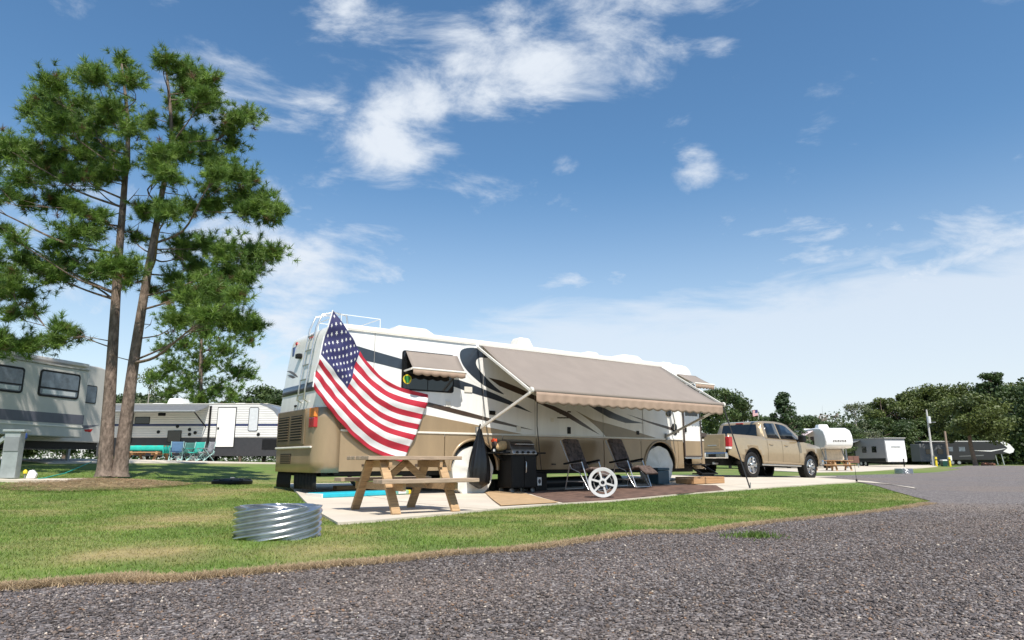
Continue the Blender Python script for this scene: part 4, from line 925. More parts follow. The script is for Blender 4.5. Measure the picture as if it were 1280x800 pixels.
# ------------------------------------------------------------------ corrugated steel fire ring
def fire_ring(name, label, loc, r, h, pitch=.055, cat='fire ring', slope=.62, n=256, nzz=84):
    b = MB(); amp = .021
    def f(u, v):
        t = 2 * math.pi * u; z = v * h; k = round(2 * math.pi * r * slope / pitch)   # whole number of ribs round the ring
        ph = 2 * math.pi * z / pitch - k * t
        rr = r + amp * math.sin(ph); return (rr * math.cos(t), rr * math.sin(t), z)
    b.grid(f, n, nzz); o = b.build(name, STEEL, None, 60, solid=.003); o.location = loc; tag(o, label, cat)
    return o
q = P(347, 660, 6.62); fire_ring('fire_ring', 'corrugated galvanised steel fire ring standing alone on the lawn', on(q.x, q.y, -.02), .375, .30, slope=.165)
ash = MB(); ash.lathe([(.001, .03), (.2, .028), (.355, .018)], 28, axis='z'); a_ = ash.build('ash_bed', mat('wood_ash', (.16, .15, .14), .95, var=.4, scale=20, bump=.01), None, 60); a_.location = on(q.x, q.y, -.005); tag(a_, 'grey ash lying inside the near corrugated fire ring', 'ash')

# black lid lying in the lawn
q = P(290, 606, 17.2); lid = MB(); lid.lathe([(.46, 0), (.475, .03), (.47, .085), (.44, .105), (.30, .115), (.26, .135), (.001, .14)], 40, axis='z')
o = lid.build('access_lid', BLACK, None, 40); o.location = on(q.x, q.y); tag(o, 'flat round black lid lying on the grass behind the fire ring', 'lid')
for k in range(10):
    a = 2 * math.pi * k / 10; rb = MB().box(.27, .44, -.012, .012, .105, .125, 0, Matrix.Rotation(a, 4, 'Z')).build('rib', BLACK, o)
hb_ = MB().box(-.05, .05, -.03, .03, .14, .165).build('knob', GREYM, o, None, .01)

# ================================================================== things around the motorhome (placed in its frame)
def rvp(x, y, dz=.031):
    w = RV.world((x, y, 0)); return Vector((w.x, w.y, Tz(w.x, w.y) + dz))
def rvg(px, py):
    g = G(px, py); l = RV.local(g); return l.x, l.y
# turquoise board with yellow end
bx_, by_ = rvg(402, 625); ex_, ey_ = rvg(514, 618)
pa, pb = G(402, 625), G(515, 620); mid = (pa + pb) / 2; L_ = (pb - pa).length; dirz = math.atan2(pb.y - pa.y, pb.x - pa.x)
t = thing('paddle_board', 'turquoise foam board with a yellow end on the concrete under the motorhome', 'board', on(mid.x, mid.y, .031), dirz)
W_ = .50
MB().prism([(-L_ / 2 + .03, 0), (L_ / 2 - .42, 0), (L_ / 2 - .42, W_), (-L_ / 2 + .03, W_)], 0, .085, 'z').build('deck', TEAL, t, None, .02)
MB().prism([(-L_ / 2, 0), (-L_ / 2 + .028, 0), (-L_ / 2 + .028, W_), (-L_ / 2, W_)], 0, .08, 'z').build('end_cap', CREAM, t, None, .008)
MB().prism([(L_ / 2 - .418, 0), (L_ / 2 - .08, 0), (L_ / 2 - .08, W_), (L_ / 2 - .418, W_)], 0, .084, 'z').build('printed_end', mat('printed_teal', (.03, .30, .36), .45, c2=(.35, .50, .28), scale=9), t, None, .02)
MB().prism([(L_ / 2 - .078, 0), (L_ / 2, .02), (L_ / 2, W_ - .02), (L_ / 2 - .078, W_)], 0, .085, 'z').build('yellow_tip', YELLOW, t, None, .02)
MB().box(L_ / 2 - .36, L_ / 2 - .16, -.004, -.001, .02, .065).build('label', WHITE, t)
# hoses and tubes under the rear
o = MB().tube([tuple(RV.world((x, y, z))) for x, y, z in ((-2.7, .5, .55), (-2.6, .35, .30), (-2.35, .25, .09), (-1.9, .3, .07), (-1.3, .45, .07))], .035, 10).build('sewer_hose', RUBBER, None, 60); tag(o, 'black drain hose curving down under the motorhome rear', 'hose')
o = MB().tube([tuple(RV.world((x, y, z))) for x, y, z in ((-3.0, .45, .10), (-2.5, .75, .09), (-1.6, .85, .09), (-.9, .8, .09))], .06, 12).build('rolled_tube', mat('dark_grey_vinyl', (.06, .065, .07), .5), None, 60); tag(o, 'dark grey rolled tube on the concrete behind the turquoise board', 'tube')
o = MB().tube([tuple(RV.world((x, .55, .17 + .014 * x))) for x in (.85, 1.4, 3.0, 4.0, 4.9)], .13, 20).build('rolled_mat', mat('black_vinyl', (.02, .022, .024), .38, var=.2), None, 60); tag(o, 'long black rolled mat lying under the motorhome between its wheels', 'rolled mat')
p = RV.world((-2.15, 1.25, 0)); o = MB().box(-.45, .45, -.1, .1, 0, .1).build('wood_block', WOOD, None, None, .01); o.location = on(p.x, p.y, .03); o.rotation_euler.z = RV.a; tag(o, 'short timber block on the pad behind the picnic table', 'timber')
# bin bag on the awning arm
def bag(u, v):
    t = 2 * math.pi * u; prof = .03 + .21 * (math.sin(min(1, v * 1.08) * math.pi * .62) ** 1.3) if v < .93 else .19 * (1 - (v - .93) / .07 * .85)
    k = 1 + .10 * math.sin(5 * t + 2 * v) * (1.1 - v) + .05 * math.sin(11 * t + 5 * v); return (prof * k * math.cos(t) * 1.05, prof * k * math.sin(t) * .6, -v * 1.30)
e = MB().grid(bag, 48, 24).build('bin_bag', mat('black_bag_plastic', (.005, .005, .0055), .3, var=.3, bump=.006, bscale=12), None, 60)
w = RV.world((AX0 - .06, -.16, 1.44)); e.location = w; e.rotation_euler.z = RV.a; tag(e, 'black bin bag hanging from the awning arm by the rear wheel', 'bin bag')
MB().tube([(0, 0, 0), (.01, .01, .06)], [.03, .012], 8).build('knot', BLACK, e, 60)
# grill
gx_, gy_ = rvg(646, 617); gl = rvp(gx_, gy_)
gr = thing('gas_grill', 'black cabinet gas grill with a steel lid beside the motorhome rear wheel', 'grill', gl, RV.a)
MB().box(-.34, .34, -.26, .26, .10, .80).build('cabinet', BLACK, gr, None, .012)
for x in (-.17, .17): MB().box(x - .162, x + .162, -.275, -.26, .13, .76).build('door', BLACK, gr, None, .006)
MB().tube([(.03, -.285, .42), (.03, -.31, .44), (.03, -.31, .64), (.03, -.285, .66)], .011, 8).build('door_handle', ALU, gr, 60)
for s in (-1, 1):
    MB().prism([(s * .35, -.25), (s * .66, -.22), (s * .66, .22), (s * .35, .25)], .825, .86, 'z').build('side_shelf', BLACK, gr, None, .012)
    MB().beam((s * .36, 0, .68), (s * .60, 0, .82), .03, .04).build('shelf_bracket', BLACK, gr)
MB().prism([(-.27, .80), (-.31, .82), (-.28, .90), (.25, .90), (.25, .80)], -.33, .33, 'x').build('control_panel', ALU, gr, None, .01)
for x in (-.22, -.07, .08, .23): MB().lathe([(.028, 0), (.026, -.035), (.001, -.037)], 16, c=(x, -.305, .855)).build('knob', BLACK, gr, 50)
hood = [(-.25, .905)] + [(-.25 + .02 + .24 * (1 - math.cos(R(t))), .91 + .23 * math.sin(R(t))) for t in range(20, 171, 15)] + [(.24, .905)]
MB().prism(hood, -.33, .33, 'x').build('lid', mat('dark_steel', (.22, .22, .22), .3, metal=.9), gr, None, .01)
MB().tube([(-.24, -.27, 1.02), (-.24, -.31, 1.03), (.24, -.31, 1.03), (.24, -.27, 1.02)], .014, 8).build('lid_handle', CHROME, gr, 60)
for x in (-.28, .28):
    for y in (-.2, .2): MB().lathe([(.05, -.02), (.05, .02), (.001, .022)], 14, c=(x, y, .05)).build('castor', GREYM, gr, 50)
# ornament on the grill's shelf
hn = thing('hen_ornament', 'small tan ornament with a red top standing on the grill side shelf', 'ornament', gl + Vector((math.cos(RV.a) * -.44, math.sin(RV.a) * -.44, .862)), RV.a)
def egg(u, v): t = 2 * math.pi * u; ph = math.pi * v; return (.19 * -math.cos(ph) + .03, .10 * math.sin(ph) * math.cos(t), .13 + .11 * math.sin(ph) * math.sin(t) + .03 * math.cos(ph) * -1)
MB().grid(egg, 20, 14).build('body', mat('tan_straw', (.50, .34, .17), .85, var=.2, scale=20, bump=.01), hn, 60)
def hd(u, v): t = 2 * math.pi * u; ph = math.pi * v; return (-.17 + .065 * -math.cos(ph), .055 * math.sin(ph) * math.cos(t), .17 + .075 * math.sin(ph) * math.sin(t))
MB().grid(hd, 14, 10).build('head', mat('dark_feather', (.05, .035, .03), .8), hn, 60)
MB().prism([(-.24, .21), (-.25, .27), (-.21, .25), (-.19, .30), (-.15, .26), (-.11, .29), (-.11, .21)], -.03, .03, 'y').build('comb', mat('orange_red', (.60, .07, .02), .7), hn, None, .012)
MB().prism([(-.22, 0), (-.14, 0), (-.15, .12), (-.2, .12)], -.04, .04, 'y').build('leg', BLACK, hn); MB().prism([(.0, 0), (.12, 0), (.1, .1), (.03, .1)], -.05, .05, 'y').build('leg', BLACK, hn)
MB().box(-.24, -.19, -.07, -.06, .01, .06).build('tag', WHITE, hn)
# black box with a label right of the grill
p = G(672, 615); o = MB().box(-.17, .17, -.14, .14, 0, .40).build('storage_box', BLACK, None, None, .015); o.location = on(p.x, p.y, .031); o.rotation_euler.z = RV.a; tag(o, 'black box with a white label standing beside the grill', 'box')
MB().box(-.12, .0, -.147, -.141, .12, .30).build('label', WHITE, o); MB().prism([(-.06 + .04 * math.cos(R(t)), .21 + .05 * math.sin(R(t))) for t in range(0, 360, 30)], -.151, -.148, 'y').build('label_mark', NAVY, o)
MB().box(-.18, .18, -.15, .15, .402, .43).build('lid', BLACK, o, None, .008)
# patio rug and tan mat
RUGP = GP([(655, 616), (704, 630.8), (760, 627.5), (840, 620), (905, 614.5), (895, 608.5), (850, 607.5), (800, 609.5), (720, 613)])
RUG = mat('brown_rug', (.085, .045, .032), .95, var=.45, scale=5, bump=.004, bscale=90, c2=(.20, .115, .08))
o = drape('patio_rug', RUGP, .040, RUG, .6, kind='thing', skirt=.009); tag(o, 'dark brown patio rug under the reclining chairs', 'rug')
MATP = GP([(606, 617.5), (626, 635.5), (698, 631.2), (648, 616)])
o = drape('doormat', MATP, .052, mat('tan_mat', (.42, .28, .15), .95, var=.15, scale=5, bump=.003), .6, kind='thing', skirt=.01); tag(o, 'plain tan mat on the concrete by the bin bag', 'mat')
def recliner(label, px, py, turn=-82):
    g = RV.world((RV.side(px, py, -.95)[0], -.95, 0)); t = thing('reclining_chair', label, 'chair', on(g.x, g.y, .042), RV.a + R(turn), 'reclining chairs on the patio rug')
    # local: x to the chair's front (towards the motorhome front), y away from the viewer
    PAD_ = mat('brown_padding', (.030, .018, .014), .8, var=.5, scale=11, c2=(.16, .11, .09))
    f = lambda u, v: (-.16 - .30 * v - .03 * math.sin(math.pi * u) , -.26 + .52 * u, .46 + .66 * v + .02 * math.sin(v * 12) * math.sin(math.pi * u))
    bk = MB().grid(f, 10, 16).build('backrest', PAD_, t, 60, solid=.05)
    MB().grid(lambda u, v: (-.45 - .03 * math.sin(math.pi * u), -.18 + .36 * u, 1.0 + .14 * v), 6, 4).build('pillow', PAD_, bk, 60, solid=.08)
    MB().grid(lambda u, v: (-.16 + .52 * v, -.26 + .52 * u, .44 + .05 * v - .03 * math.sin(math.pi * v)), 8, 10).build('seat', PAD_, t, 60, solid=.05)
    MB().grid(lambda u, v: (.36 + .22 * v, -.24 + .48 * u, .49 - .16 * v), 6, 4).build('footrest', PAD_, t, 60, solid=.04)
    for y in (-.30, .30):
        MB().tube([(-.50, y, 1.10), (-.18, y, .48), (.05, y, .40), (.30, y, .03)], .013, 8).build('frame_tube', ALU, t, 60)
        MB().tube([(-.36, y * 1.03, .03), (-.22, y * 1.03, .58), (.12, y * 1.03, .62)], .013, 8).build('leg', ALU, t, 60)
        MB().tube([(.34, y, .03), (.12, y, .62)], .013, 8).build('leg', ALU, t, 60)
        MB().tube([(-.34, y, .20), (.22, y, .20)], .011, 8).build('stretcher', ALU, t, 60)
        MB().box(-.30, .24, y - .035, y + .035, .615, .655, 0, Matrix.Rotation(R(-9), 4, 'Y')).build('armrest', BLACK, t, None, .012)
    for x, z in ((-.36, .03), (.32, .03)): MB().tube([(x, -.31, z), (x, .31, z)], .013, 8).build('foot_bar', ALU, t, 60)
    return t
recliner('brown padded reclining chair with a pale frame, behind the white spoked reel', 733, 590)
recliner('brown padded reclining chair with a pale frame, beside the blue cooler', 789, 588)
# white spoked reel
g = G(754, 624.5); rl = thing('cable_reel', 'white spoked plastic reel standing on its rim on the rug', 'reel', on(g.x, g.y, .045), RV.a - R(44))
RW = mat('white_plastic', (.62, .61, .59), .45, var=.04); rr_ = .27
for y, nm in ((-.09, 'flange'), (.09, 'flange')):
    e = MB(); e.lathe([(rr_ * .80, y - .012), (rr_, y - .018), (rr_ * 1.02, y), (rr_, y + .018), (rr_ * .80, y + .012)], 48, c=(0, 0, rr_), closed=True)
    fo = e.build(nm, RW, rl, 50)
    for k in range(6):
        M = Matrix.Translation((0, 0, rr_)) @ Matrix.Rotation(math.pi * k / 3 + .26, 4, 'Y'); MB().box(rr_ * .24, rr_ * .83, y - .008, y + .008, -.018, .018, 0, M).build('spoke', RW, fo)
    MB().lathe([(.038, y - .02), (.07, y - .02), (.075, y), (.07, y + .02), (.038, y + .02)], 24, c=(0, 0, rr_), closed=True).build('hub', RW, fo, 50)
MB().lathe([(rr_ * .62, -.08), (rr_ * .62, .08)], 32, c=(0, 0, rr_)).build('drum', mat('reel_drum', (.30, .29, .28), .7), rl, 60, solid=.01)
MB().lathe([(rr_ * .9, -.07), (rr_ * .95, 0), (rr_ * .9, .07)], 32, c=(0, 0, rr_)).build('wound_cord', BLACK, rl, 60, solid=.02)
# cooler
g = G(824, 607); co = thing('cooler', 'dark blue cooler box beside the motorhome front wheel', 'cooler', on(g.x, g.y, .045), RV.a)
BL = mat('cooler_blue', (.025, .065, .09), .45, var=.1)
MB().box(-.21, .21, -.17, .17, 0, .33).build('tub', BL, co, None, .02); MB().box(-.22, .22, -.18, .18, .333, .40).build('lid', BL, co, None, .02)
MB().tube([(-.225, -.12, .30), (-.25, 0, .36), (-.225, .12, .30)], .010, 6).build('handle', BL, co, 60)
# timber doorstep
pa, pb = G(850, 606), G(918, 607); g = (pa + pb) / 2; ws = thing('wooden_step', 'low timber platform step below the motorhome entry door', 'step', on(g.x - .1, g.y + .25, .035), RV.a)
for k in range(5): MB().box(-.62, .62, -.30 + k * .122, -.30 + k * .122 + .115, .13, .165).build('plank', WOODO, ws, None, .005)
MB().box(-.62, .62, -.30, -.262, 0, .128).build('riser', WOODO, ws, None, .004)
for x in (-.62, .58): MB().box(x, x + .04, -.26, .30, 0, .128).build('side_board', WOODO, ws, None, .004)
# awning tie-down strap at the front corner, whip marker by the drive
a = RV.world((AX1 + .03, -AO, AZF - .02)); b = G(938, 612)
o = MB().beam(tuple(a), tuple(a.lerp(b, .85)), .035, .006).beam(tuple(a.lerp(b, .85)), tuple(b), .03, .012).build('tie_down_strap', BLACK, None); tag(o, 'black tie-down strap from the awning corner to the pad', 'strap')
MB().tube([(b.x, b.y, b.z - .03), (b.x + .01, b.y, b.z + .16)], .012, 6).build('stake', GREYM, o)
b = G(1071, 603); o = MB().tube([(b.x, b.y, b.z), (b.x - .01, b.y, b.z + .35), (b.x - .03, b.y, b.z + .78)], [.007, .006, .004], 6).build('marker_whip', BLACK, None, 60); tag(o, 'thin black marker whip at the end of the concrete drive', 'marker'); MB().lathe([(.001, .1), (.03, .09), (.03, 0)], 10, axis='z', c=(b.x, b.y, b.z)).build('base', BLACK, o)

# ================================================================== the pickup truck
TRO = P(942.5, 597.4, 22.4); TF = Frame(TRO, 52.0)
rw = TF.world((-1.22, 0, 0)); TF = Frame((rw.x, rw.y, TRO.z), 52.0)
tk = thing('pickup_truck', 'tan crew cab pickup truck parked ahead of the motorhome', 'pickup truck', TF.O, TF.a)
gf_ = TF.world((4.79, 0, 0)); pitch_t = math.atan2((P(1014.6, 598.6, 24.6).z) - TRO.z, 3.57); tk.rotation_euler = (0, -pitch_t, TF.a)
TP = mat('pickup_tan_metallic', (.40, .305, .185), .28, metal=.35, var=.05, coat=.8)
TW = 2.0
def ty(x, z):
    y = .0 + .05 * max(0, (.75 - z)) + .10 * max(0, z - 1.02) ** 1.0 + .018 * abs(z - .95)
    if x > 4.9: y += .16 * ((x - 4.9) / .95) ** 2
    if x < .25: y += .05 * ((.25 - x) / .25) ** 2
    for xc in (1.22, 4.79):
        d = math.hypot(x - xc, z - .45)
        if d < .72: y -= .035 * (1 - max(0, (d - .52)) / .2)
    return y
def arc(xc, r, a0, a1, n=14): return [(xc + r * math.cos(R(a0 + (a1 - a0) * k / n)), .45 + r * math.sin(R(a0 + (a1 - a0) * k / n))) for k in range(n + 1)]
outl = [(0.04, .70), (.30, .66)] + arc(1.22, .53, 190, -10, 16)[0:17][::1] if False else None
outl = [(0.0, .72), (.45, .60), (.66, .52)] + arc(1.22, .54, 172, 8) + [(1.80, .50), (4.18, .50)] + arc(4.79, .54, 175, 5) + [(5.38, .52), (5.62, .56), (5.80, .66), (5.84, .85), (5.80, 1.02), (5.62, 1.13), (5.2, 1.19), (4.7, 1.24), (4.40, 1.27), (3.9, 1.29), (3.0, 1.30), (2.02, 1.31), (1.98, 1.36), (1.0, 1.37), (.02, 1.37), (-.02, 1.2), (-.01, .95)]
def panel2d(name, poly, fy, m, parent, step=.16, mirror=False):
    bm = bmesh.new(); f = bm.faces.new([bm.verts.new((p[0], 0, p[1])) for p in poly]); bm.normal_update()
    xs_ = [p[0] for p in poly]; zs_ = [p[1] for p in poly]
    for ax, lo, hi in ((0, min(xs_), max(xs_)), (2, min(zs_), max(zs_))):
        t_ = lo + step * .7
        while t_ < hi:
            co_ = [0, 0, 0]; co_[ax] = t_; no_ = [0, 0, 0]; no_[ax] = 1
            bmesh.ops.bisect_plane(bm, geom=bm.verts[:] + bm.edges[:] + bm.faces[:], plane_co=co_, plane_no=no_); t_ += step
    bmesh.ops.triangulate(bm, faces=[f for f in bm.faces if len(f.verts) > 4])
    for v in bm.verts: y = fy(v.co.x, v.co.z); v.co.y = TW - y if mirror else y
    me = bpy.data.meshes.new(name); bm.to_mesh(me); bm.free(); me.materials.append(m); me.polygons.foreach_set('use_smooth', [True] * len(me.polygons)); o = link(name, me, parent)
    s = o.modifiers.new('thick', 'SOLIDIFY'); s.thickness = .035; s.offset = -1 if not mirror else 1
    s.offset = 0
    return o
for mir in (False, True): panel2d('body_side', outl, ty, TP, tk, mirror=mir)
def bridge(name, pts, m, crown=.03, n=8, mat_in=None, off=0.0):
    """surface between the near-side edge polyline (x,y,z) and its mirror"""
    b = MB()
    def f(u, v):
        k = v * (len(pts) - 1); i = min(int(k), len(pts) - 2); fr_ = k - i; a = Vector(pts[i]).lerp(Vector(pts[i + 1]), fr_); y = a.y + (TW - 2 * a.y) * u; c = crown * (1 - (2 * u - 1) ** 4)
        nrm_ = Vector(pts[min(i + 1, len(pts) - 1)]) - Vector(pts[i]); nv = Vector((-nrm_.z, 0, nrm_.x)).normalized() if nrm_.length else Vector((0, 0, 1))
        return tuple(Vector((a.x, y, a.z)) + nv * (c + off))
    b.grid(f, n, (len(pts) - 1) * 3); return b.build(name, m, tk, 40, solid=.02)
hoodp = [(4.40, ty(4.4, 1.27), 1.27), (4.7, ty(4.7, 1.24), 1.24), (5.2, ty(5.2, 1.19), 1.19), (5.62, ty(5.62, 1.13), 1.13), (5.80, ty(5.8, 1.02), 1.02), (5.84, ty(5.84, .85), .85), (5.80, ty(5.8, .66), .66)]
bridge('hood', [p for p in hoodp], TP, -.05)
# cab
def gyf(x, z): return .055 + .36 * max(0, z - 1.29)
cab = [(2.02, 1.30), (2.00, 1.36), (2.08, 1.80), (2.16, 1.87), (2.35, 1.905), (3.0, 1.925), (3.45, 1.90), (3.72, 1.84), (4.05, 1.60), (4.46, 1.27), (3.0, 1.285)]
for mir in (False, True): panel2d('cab_side', cab, gyf, TP, tk, mirror=mir)
bridge('roof', [(p[0], gyf(*p), p[1]) for p in ((2.08, 1.80), (2.16, 1.87), (2.35, 1.905), (3.0, 1.925), (3.45, 1.90), (3.72, 1.84))], TP, -.0)
bridge('cab_back', [(p[0], gyf(*p), p[1]) for p in ((2.02, 1.0), (2.02, 1.30), (2.00, 1.36), (2.08, 1.80))], TP, 0)
bridge('windscreen', [(p[0], gyf(*p) + .02, p[1]) for p in ((3.72, 1.835), (4.05, 1.595), (4.44, 1.275))], GLASS, -.0)
rg = MB(); rg.add([(1.995, .30, 1.40), (1.995, TW - .30, 1.40), (2.06, TW - .36, 1.79), (2.06, .36, 1.79)], [(0, 1, 2, 3)]); rg.build('rear_window', GLASS, tk, None, 0, solid=.012)
MB().box(2.055, 2.09, .86, 1.14, 1.815, 1.855).build('brake_light', REDLENS, tk, None, .006)
def glass_side(poly):
    o = panel2d('side_window', poly, lambda x, z: gyf(x, z) - .022, GLASS, tk, .3); o.modifiers[0].thickness = .006
    o2 = panel2d('side_window', poly, lambda x, z: gyf(x, z) - .022, GLASS, tk, .3, True); o2.modifiers[0].thickness = .006
glass_side([(2.22, 1.34), (2.26, 1.78), (2.34, 1.84), (2.92, 1.86), (2.94, 1.335)]); glass_side([(3.02, 1.335), (3.00, 1.86), (3.42, 1.835), (3.62, 1.78), (3.86, 1.61), (4.18, 1.345)])
for x in (2.10, 2.98, 4.02):
    sm_ = MB()
    for z in range(8): z0 = .56 + z * .09; sm_.add([(x - .005, ty(x, z0) - .021, z0), (x + .005, ty(x, z0) - .021, z0), (x + .005, ty(x, z0 + .09) - .021, z0 + .09), (x - .005, ty(x, z0 + .09) - .021, z0 + .09)], [(0, 1, 2, 3)])
    sm_.build('door_seam', BLACK, tk, None)
for x in (2.22, 3.12): MB().box(x, x + .20, ty(x, 1.13) - .05, ty(x, 1.13) - .016, 1.105, 1.145).build('door_handle', TP, tk, None, .012)
MB().box(1.80, 4.18, .02, .12, .43, .50).build('rocker_step', CHROME, tk, None, .02)
mm = MB(); mm.box(3.92, 4.10, -.26, -.04, 1.26, 1.50); mm.build('mirror', BLACK, tk, None, .04); MB().box(3.98, 4.06, -.06, .09, 1.29, 1.34).build('mirror_arm', BLACK, tk)
# bed and tail
MB().box(.06, 1.98, .10, TW - .10, .78, .82).build('bed_floor', BLACK, tk)
for y in (.085, TW - .125): MB().box(.05, 1.98, y, y + .04, .8, 1.35).build('bed_inner_wall', BLACK, tk)
bridge_t = MB().box(-.035, .03, .145, TW - .145, .80, 1.37).build('tailgate', TP, tk, None, .025)
MB().box(-.045, -.034, .35, TW - .35, .92, 1.22).build('tailgate_panel', TP, bridge_t, None, .004)
MB().box(-.055, -.036, .90, 1.10, 1.26, 1.31).build('tailgate_handle', BLACK, bridge_t, None, .008)
MB().box(-.052, -.046, .45, .78, 1.0, 1.03).build('tailgate_badge', ALU, bridge_t)
for y0, y1 in ((.0, .14), (TW - .14, TW)): 
    MB().box(-.03, .16, y0 - (.004 if y0 < 1 else 0), y1 + (.004 if y0 > 1 else 0), .97, 1.28).build('tail_light', REDLENS, tk, None, .02)
    MB().box(-.034, .10, y0 - (.006 if y0 < 1 else 0), y1 + (.006 if y0 > 1 else 0), .90, .965).build('reverse_light', mat('white_lens', (.75, .73, .70), .2), tk, None, .01)
bmp = MB().box(-.16, .02, .06, TW - .06, .60, .80).build('rear_bumper', CHROME, tk, None, .04)
MB().box(-.166, -.155, .80, 1.20, .66, .78).build('number_plate', WHITE, bmp); 
for y in (.55, 1.45): MB().box(-.168, -.158, y - .14, y + .14, .64, .74).build('bumper_recess', BLACK, bmp, None, .01)
MB().box(.2, 5.5, .45, TW - .45, .42, .72).build('chassis', BLACK, tk); MB().tube([(-.02, .62, .46), (.8, .62, .46)], .04, 10).build('exhaust', ALU, tk, 60)
for x in (1.22, 4.79):
    for y, s in ((.17, -1), (TW - .17, 1)): wheel(tk, x, y, .43, .43, .30, CHROME, 5, s)
    for y0, y1 in ((.06, .40), (TW - .40, TW - .06)):
        b = MB(); b.grid(lambda u, v: (x + .55 * math.cos(math.pi * u), y0 + (y1 - y0) * v, .45 + .55 * math.sin(math.pi * u)), 14, 1); b.build('wheel_liner', BLACK, tk, 50, solid=.01)
MB().box(5.70, 5.86, .35, TW - .35, .72, 1.04).build('front_grille', BLACK, tk, None, .02); MB().box(5.72, 5.95, .12, TW - .12, .50, .70).build('front_bumper', CHROME, tk, None, .05)
for y in (.2, TW - .45): MB().box(5.66, 5.82, y, y + .25, .86, 1.06).build('headlight', MATS['white_lens'], tk, None, .03)
MB().tube([(4.95, .12, 1.2), (4.90, .12, 1.75)], .005, 5).build('aerial', BLACK, tk)
fl = thing('pickup_flag', 'tiny striped flag fluttering above the pickup cab', 'flag', TF.world((2.2, .30, 1.90)), TF.a)
MB().tube([(0, 0, 0), (-.02, 0, .34)], .006, 6).build('flag_stick', WHITE, fl)
def sf2(u, v): return (-.02 - .34 * u, .05 * math.sin(u * 6), .33 - .20 * v - .05 * u)
MB().grid(sf2, 14, 13, lambda u, v: 2 if (u < .4 and v < .54) else int(v * 13) % 2).build('cloth', [RED, FWH, FBL], fl, 60, solid=.002)

# ================================================================== trailers
def extrude_body(parent, name, prof, W, m, bev=.05): return MB().prism(prof, 0, W, 'y').build(name, m, parent, 40, bev)
SIDING = None
def siding(name, c):
    m = mat(name, c, .4, var=.05, scale=1.5); nt = m.node_tree; t = N(nt, 'ShaderNodeTexCoord'); w = N(nt, 'ShaderNodeTexWave', wave_type='BANDS', bands_direction='Z', inp={'Scale': 2.6, 'Distortion': 0.0}); nt.links.new(t.outputs['Object'], w.inputs['Vector'])
    b = N(nt, 'ShaderNodeBump', inp={'Strength': .5, 'Distance': .02}); nt.links.new(w.outputs[0], b.inputs['Height']); nt.links.new(b.outputs[0], nt.nodes['Principled BSDF'].inputs['Normal']); return m
PALEG = mat('pale_window_glass', (.10, .13, .16), .08, var=.5, scale=3, spec=.7)
CUR = mat('white_curtain', (.55, .57, .58), .7, var=.08)
# ---- cream trailer with slide-out on the left
A = P(125, 560, 24.0); LF = Frame((A.x, A.y, 0), 11.5); LF.O.z = Tz(A.x, A.y) - .02; LF = Frame(tuple(LF.O), 11.5)
ct = thing('cream_trailer', 'pale cream trailer with a slide-out and a grey stripe behind the pines', 'trailer', LF.O, LF.a)
CRM = mat('cream_fibreglass', (.52, .495, .455), .4, var=.07, scale=2, coat=.2, stretch=(1, 1, .3)); GRS = mat('grey_violet_stripe', (.11, .11, .14), .4, var=.1)
def LS(px, py, y=0): return LF.side(px, py, y)
zt = LS(120, 458)[1]; zb = .62
MB().prism([(-9.0, zb), (.05, zb), (.05, zt - .25), (-.1, zt - .06), (-.35, zt), (-9.0, zt)], 0, 2.45, 'y').build('body', CRM, ct, 40, .04)
ys = -.75; xs1 = LS(105, 520, ys)[0]; xs0 = xs1 - 4.6; zs1 = LS(100, 462, ys)[1]
so_ = MB().box(xs0, xs1, ys, .02, zb + .12, zs1).build('slide_out', CRM, ct, None, .03)
MB().box(xs0 - .03, xs1 + .03, ys - .03, .05, zs1, zs1 + .04).build('slide_roof', mat('slide_topper', (.42, .40, .37), .8), so_)
a = LS(60, 521, ys)[1]; MB().box(xs0, xs1 + .004, ys - .006, ys, a - .17, a + .13).build('stripe', GRS, so_)
MB().box(xs0, xs1 + .004, ys - .02, ys, zb + .43, zb + .47).build('moulding', CREAM, so_)
def lwin(pa, pb, y, parent): 
    (x0, z1), (x1, z0) = LS(*pa, y), LS(*pb, y); w_ = window(x0, x1, z0, z1, y, parent, BLACK, .10, glass=PALEG, fw=.06)
    MB().box(x0 + .05, x1 - .05, y - .026, y - .021, z0 + .30 * (z1 - z0), z0 + .36 * (z1 - z0)).build('sash_bar', BLACK, w_)
    MB().box(x0 + .14, x1 - .14, y - .024, y - .0215, z0 + .09, z0 + .27 * (z1 - z0)).build('curtain', CUR, w_)
lwin((51, 461), (97, 500), ys, so_); lwin((-22, 452), (27, 492), ys, so_)
x0, z1 = LS(108, 481); x1, z0 = LS(119, 505); window(x0, x1, z0, z1, 0, ct, BLACK, .06, glass=PALEG)
MB().prism([(x0 - .6 + .62, z0 - .75), (x0 + .75, z0 - .70), (x0 + .2, z0 - .85), (x0 + .02, z0 - .86)], -.006, 0, 'y').build('stripe_tip', GRS, ct)
MB().prism([(x0 + .12, z0 - .88), (x0 + .5, z0 - .85), (x0 + .42, z0 - .96), (x0 + .2, z0 - .95)], -.006, 0, 'y').build('red_accent', REDLENS, ct)
MB().box(-9, 0, .15, 2.3, .40, zb).build('chassis', BLACK, ct)
for x in (-1.2, -4.2, -5.1):
    for y in (.2, 2.25): wheel(ct, x, y, .34, .34, .2, ALU, 6, -1, tread=False) if x != -1.2 else None
MB().beam((-1.1, .2, .02), (-1.1, .2, .6), .08, .08).build('jack', GREYM, ct); MB().box(-1.25, -.95, .05, .35, 0, .03).build('jack_foot', GREYM, ct)
MB().box(-7, -1, -.12, -.02, zt - .10, zt + .02).build('awning_case', CRM, ct, None, .03)
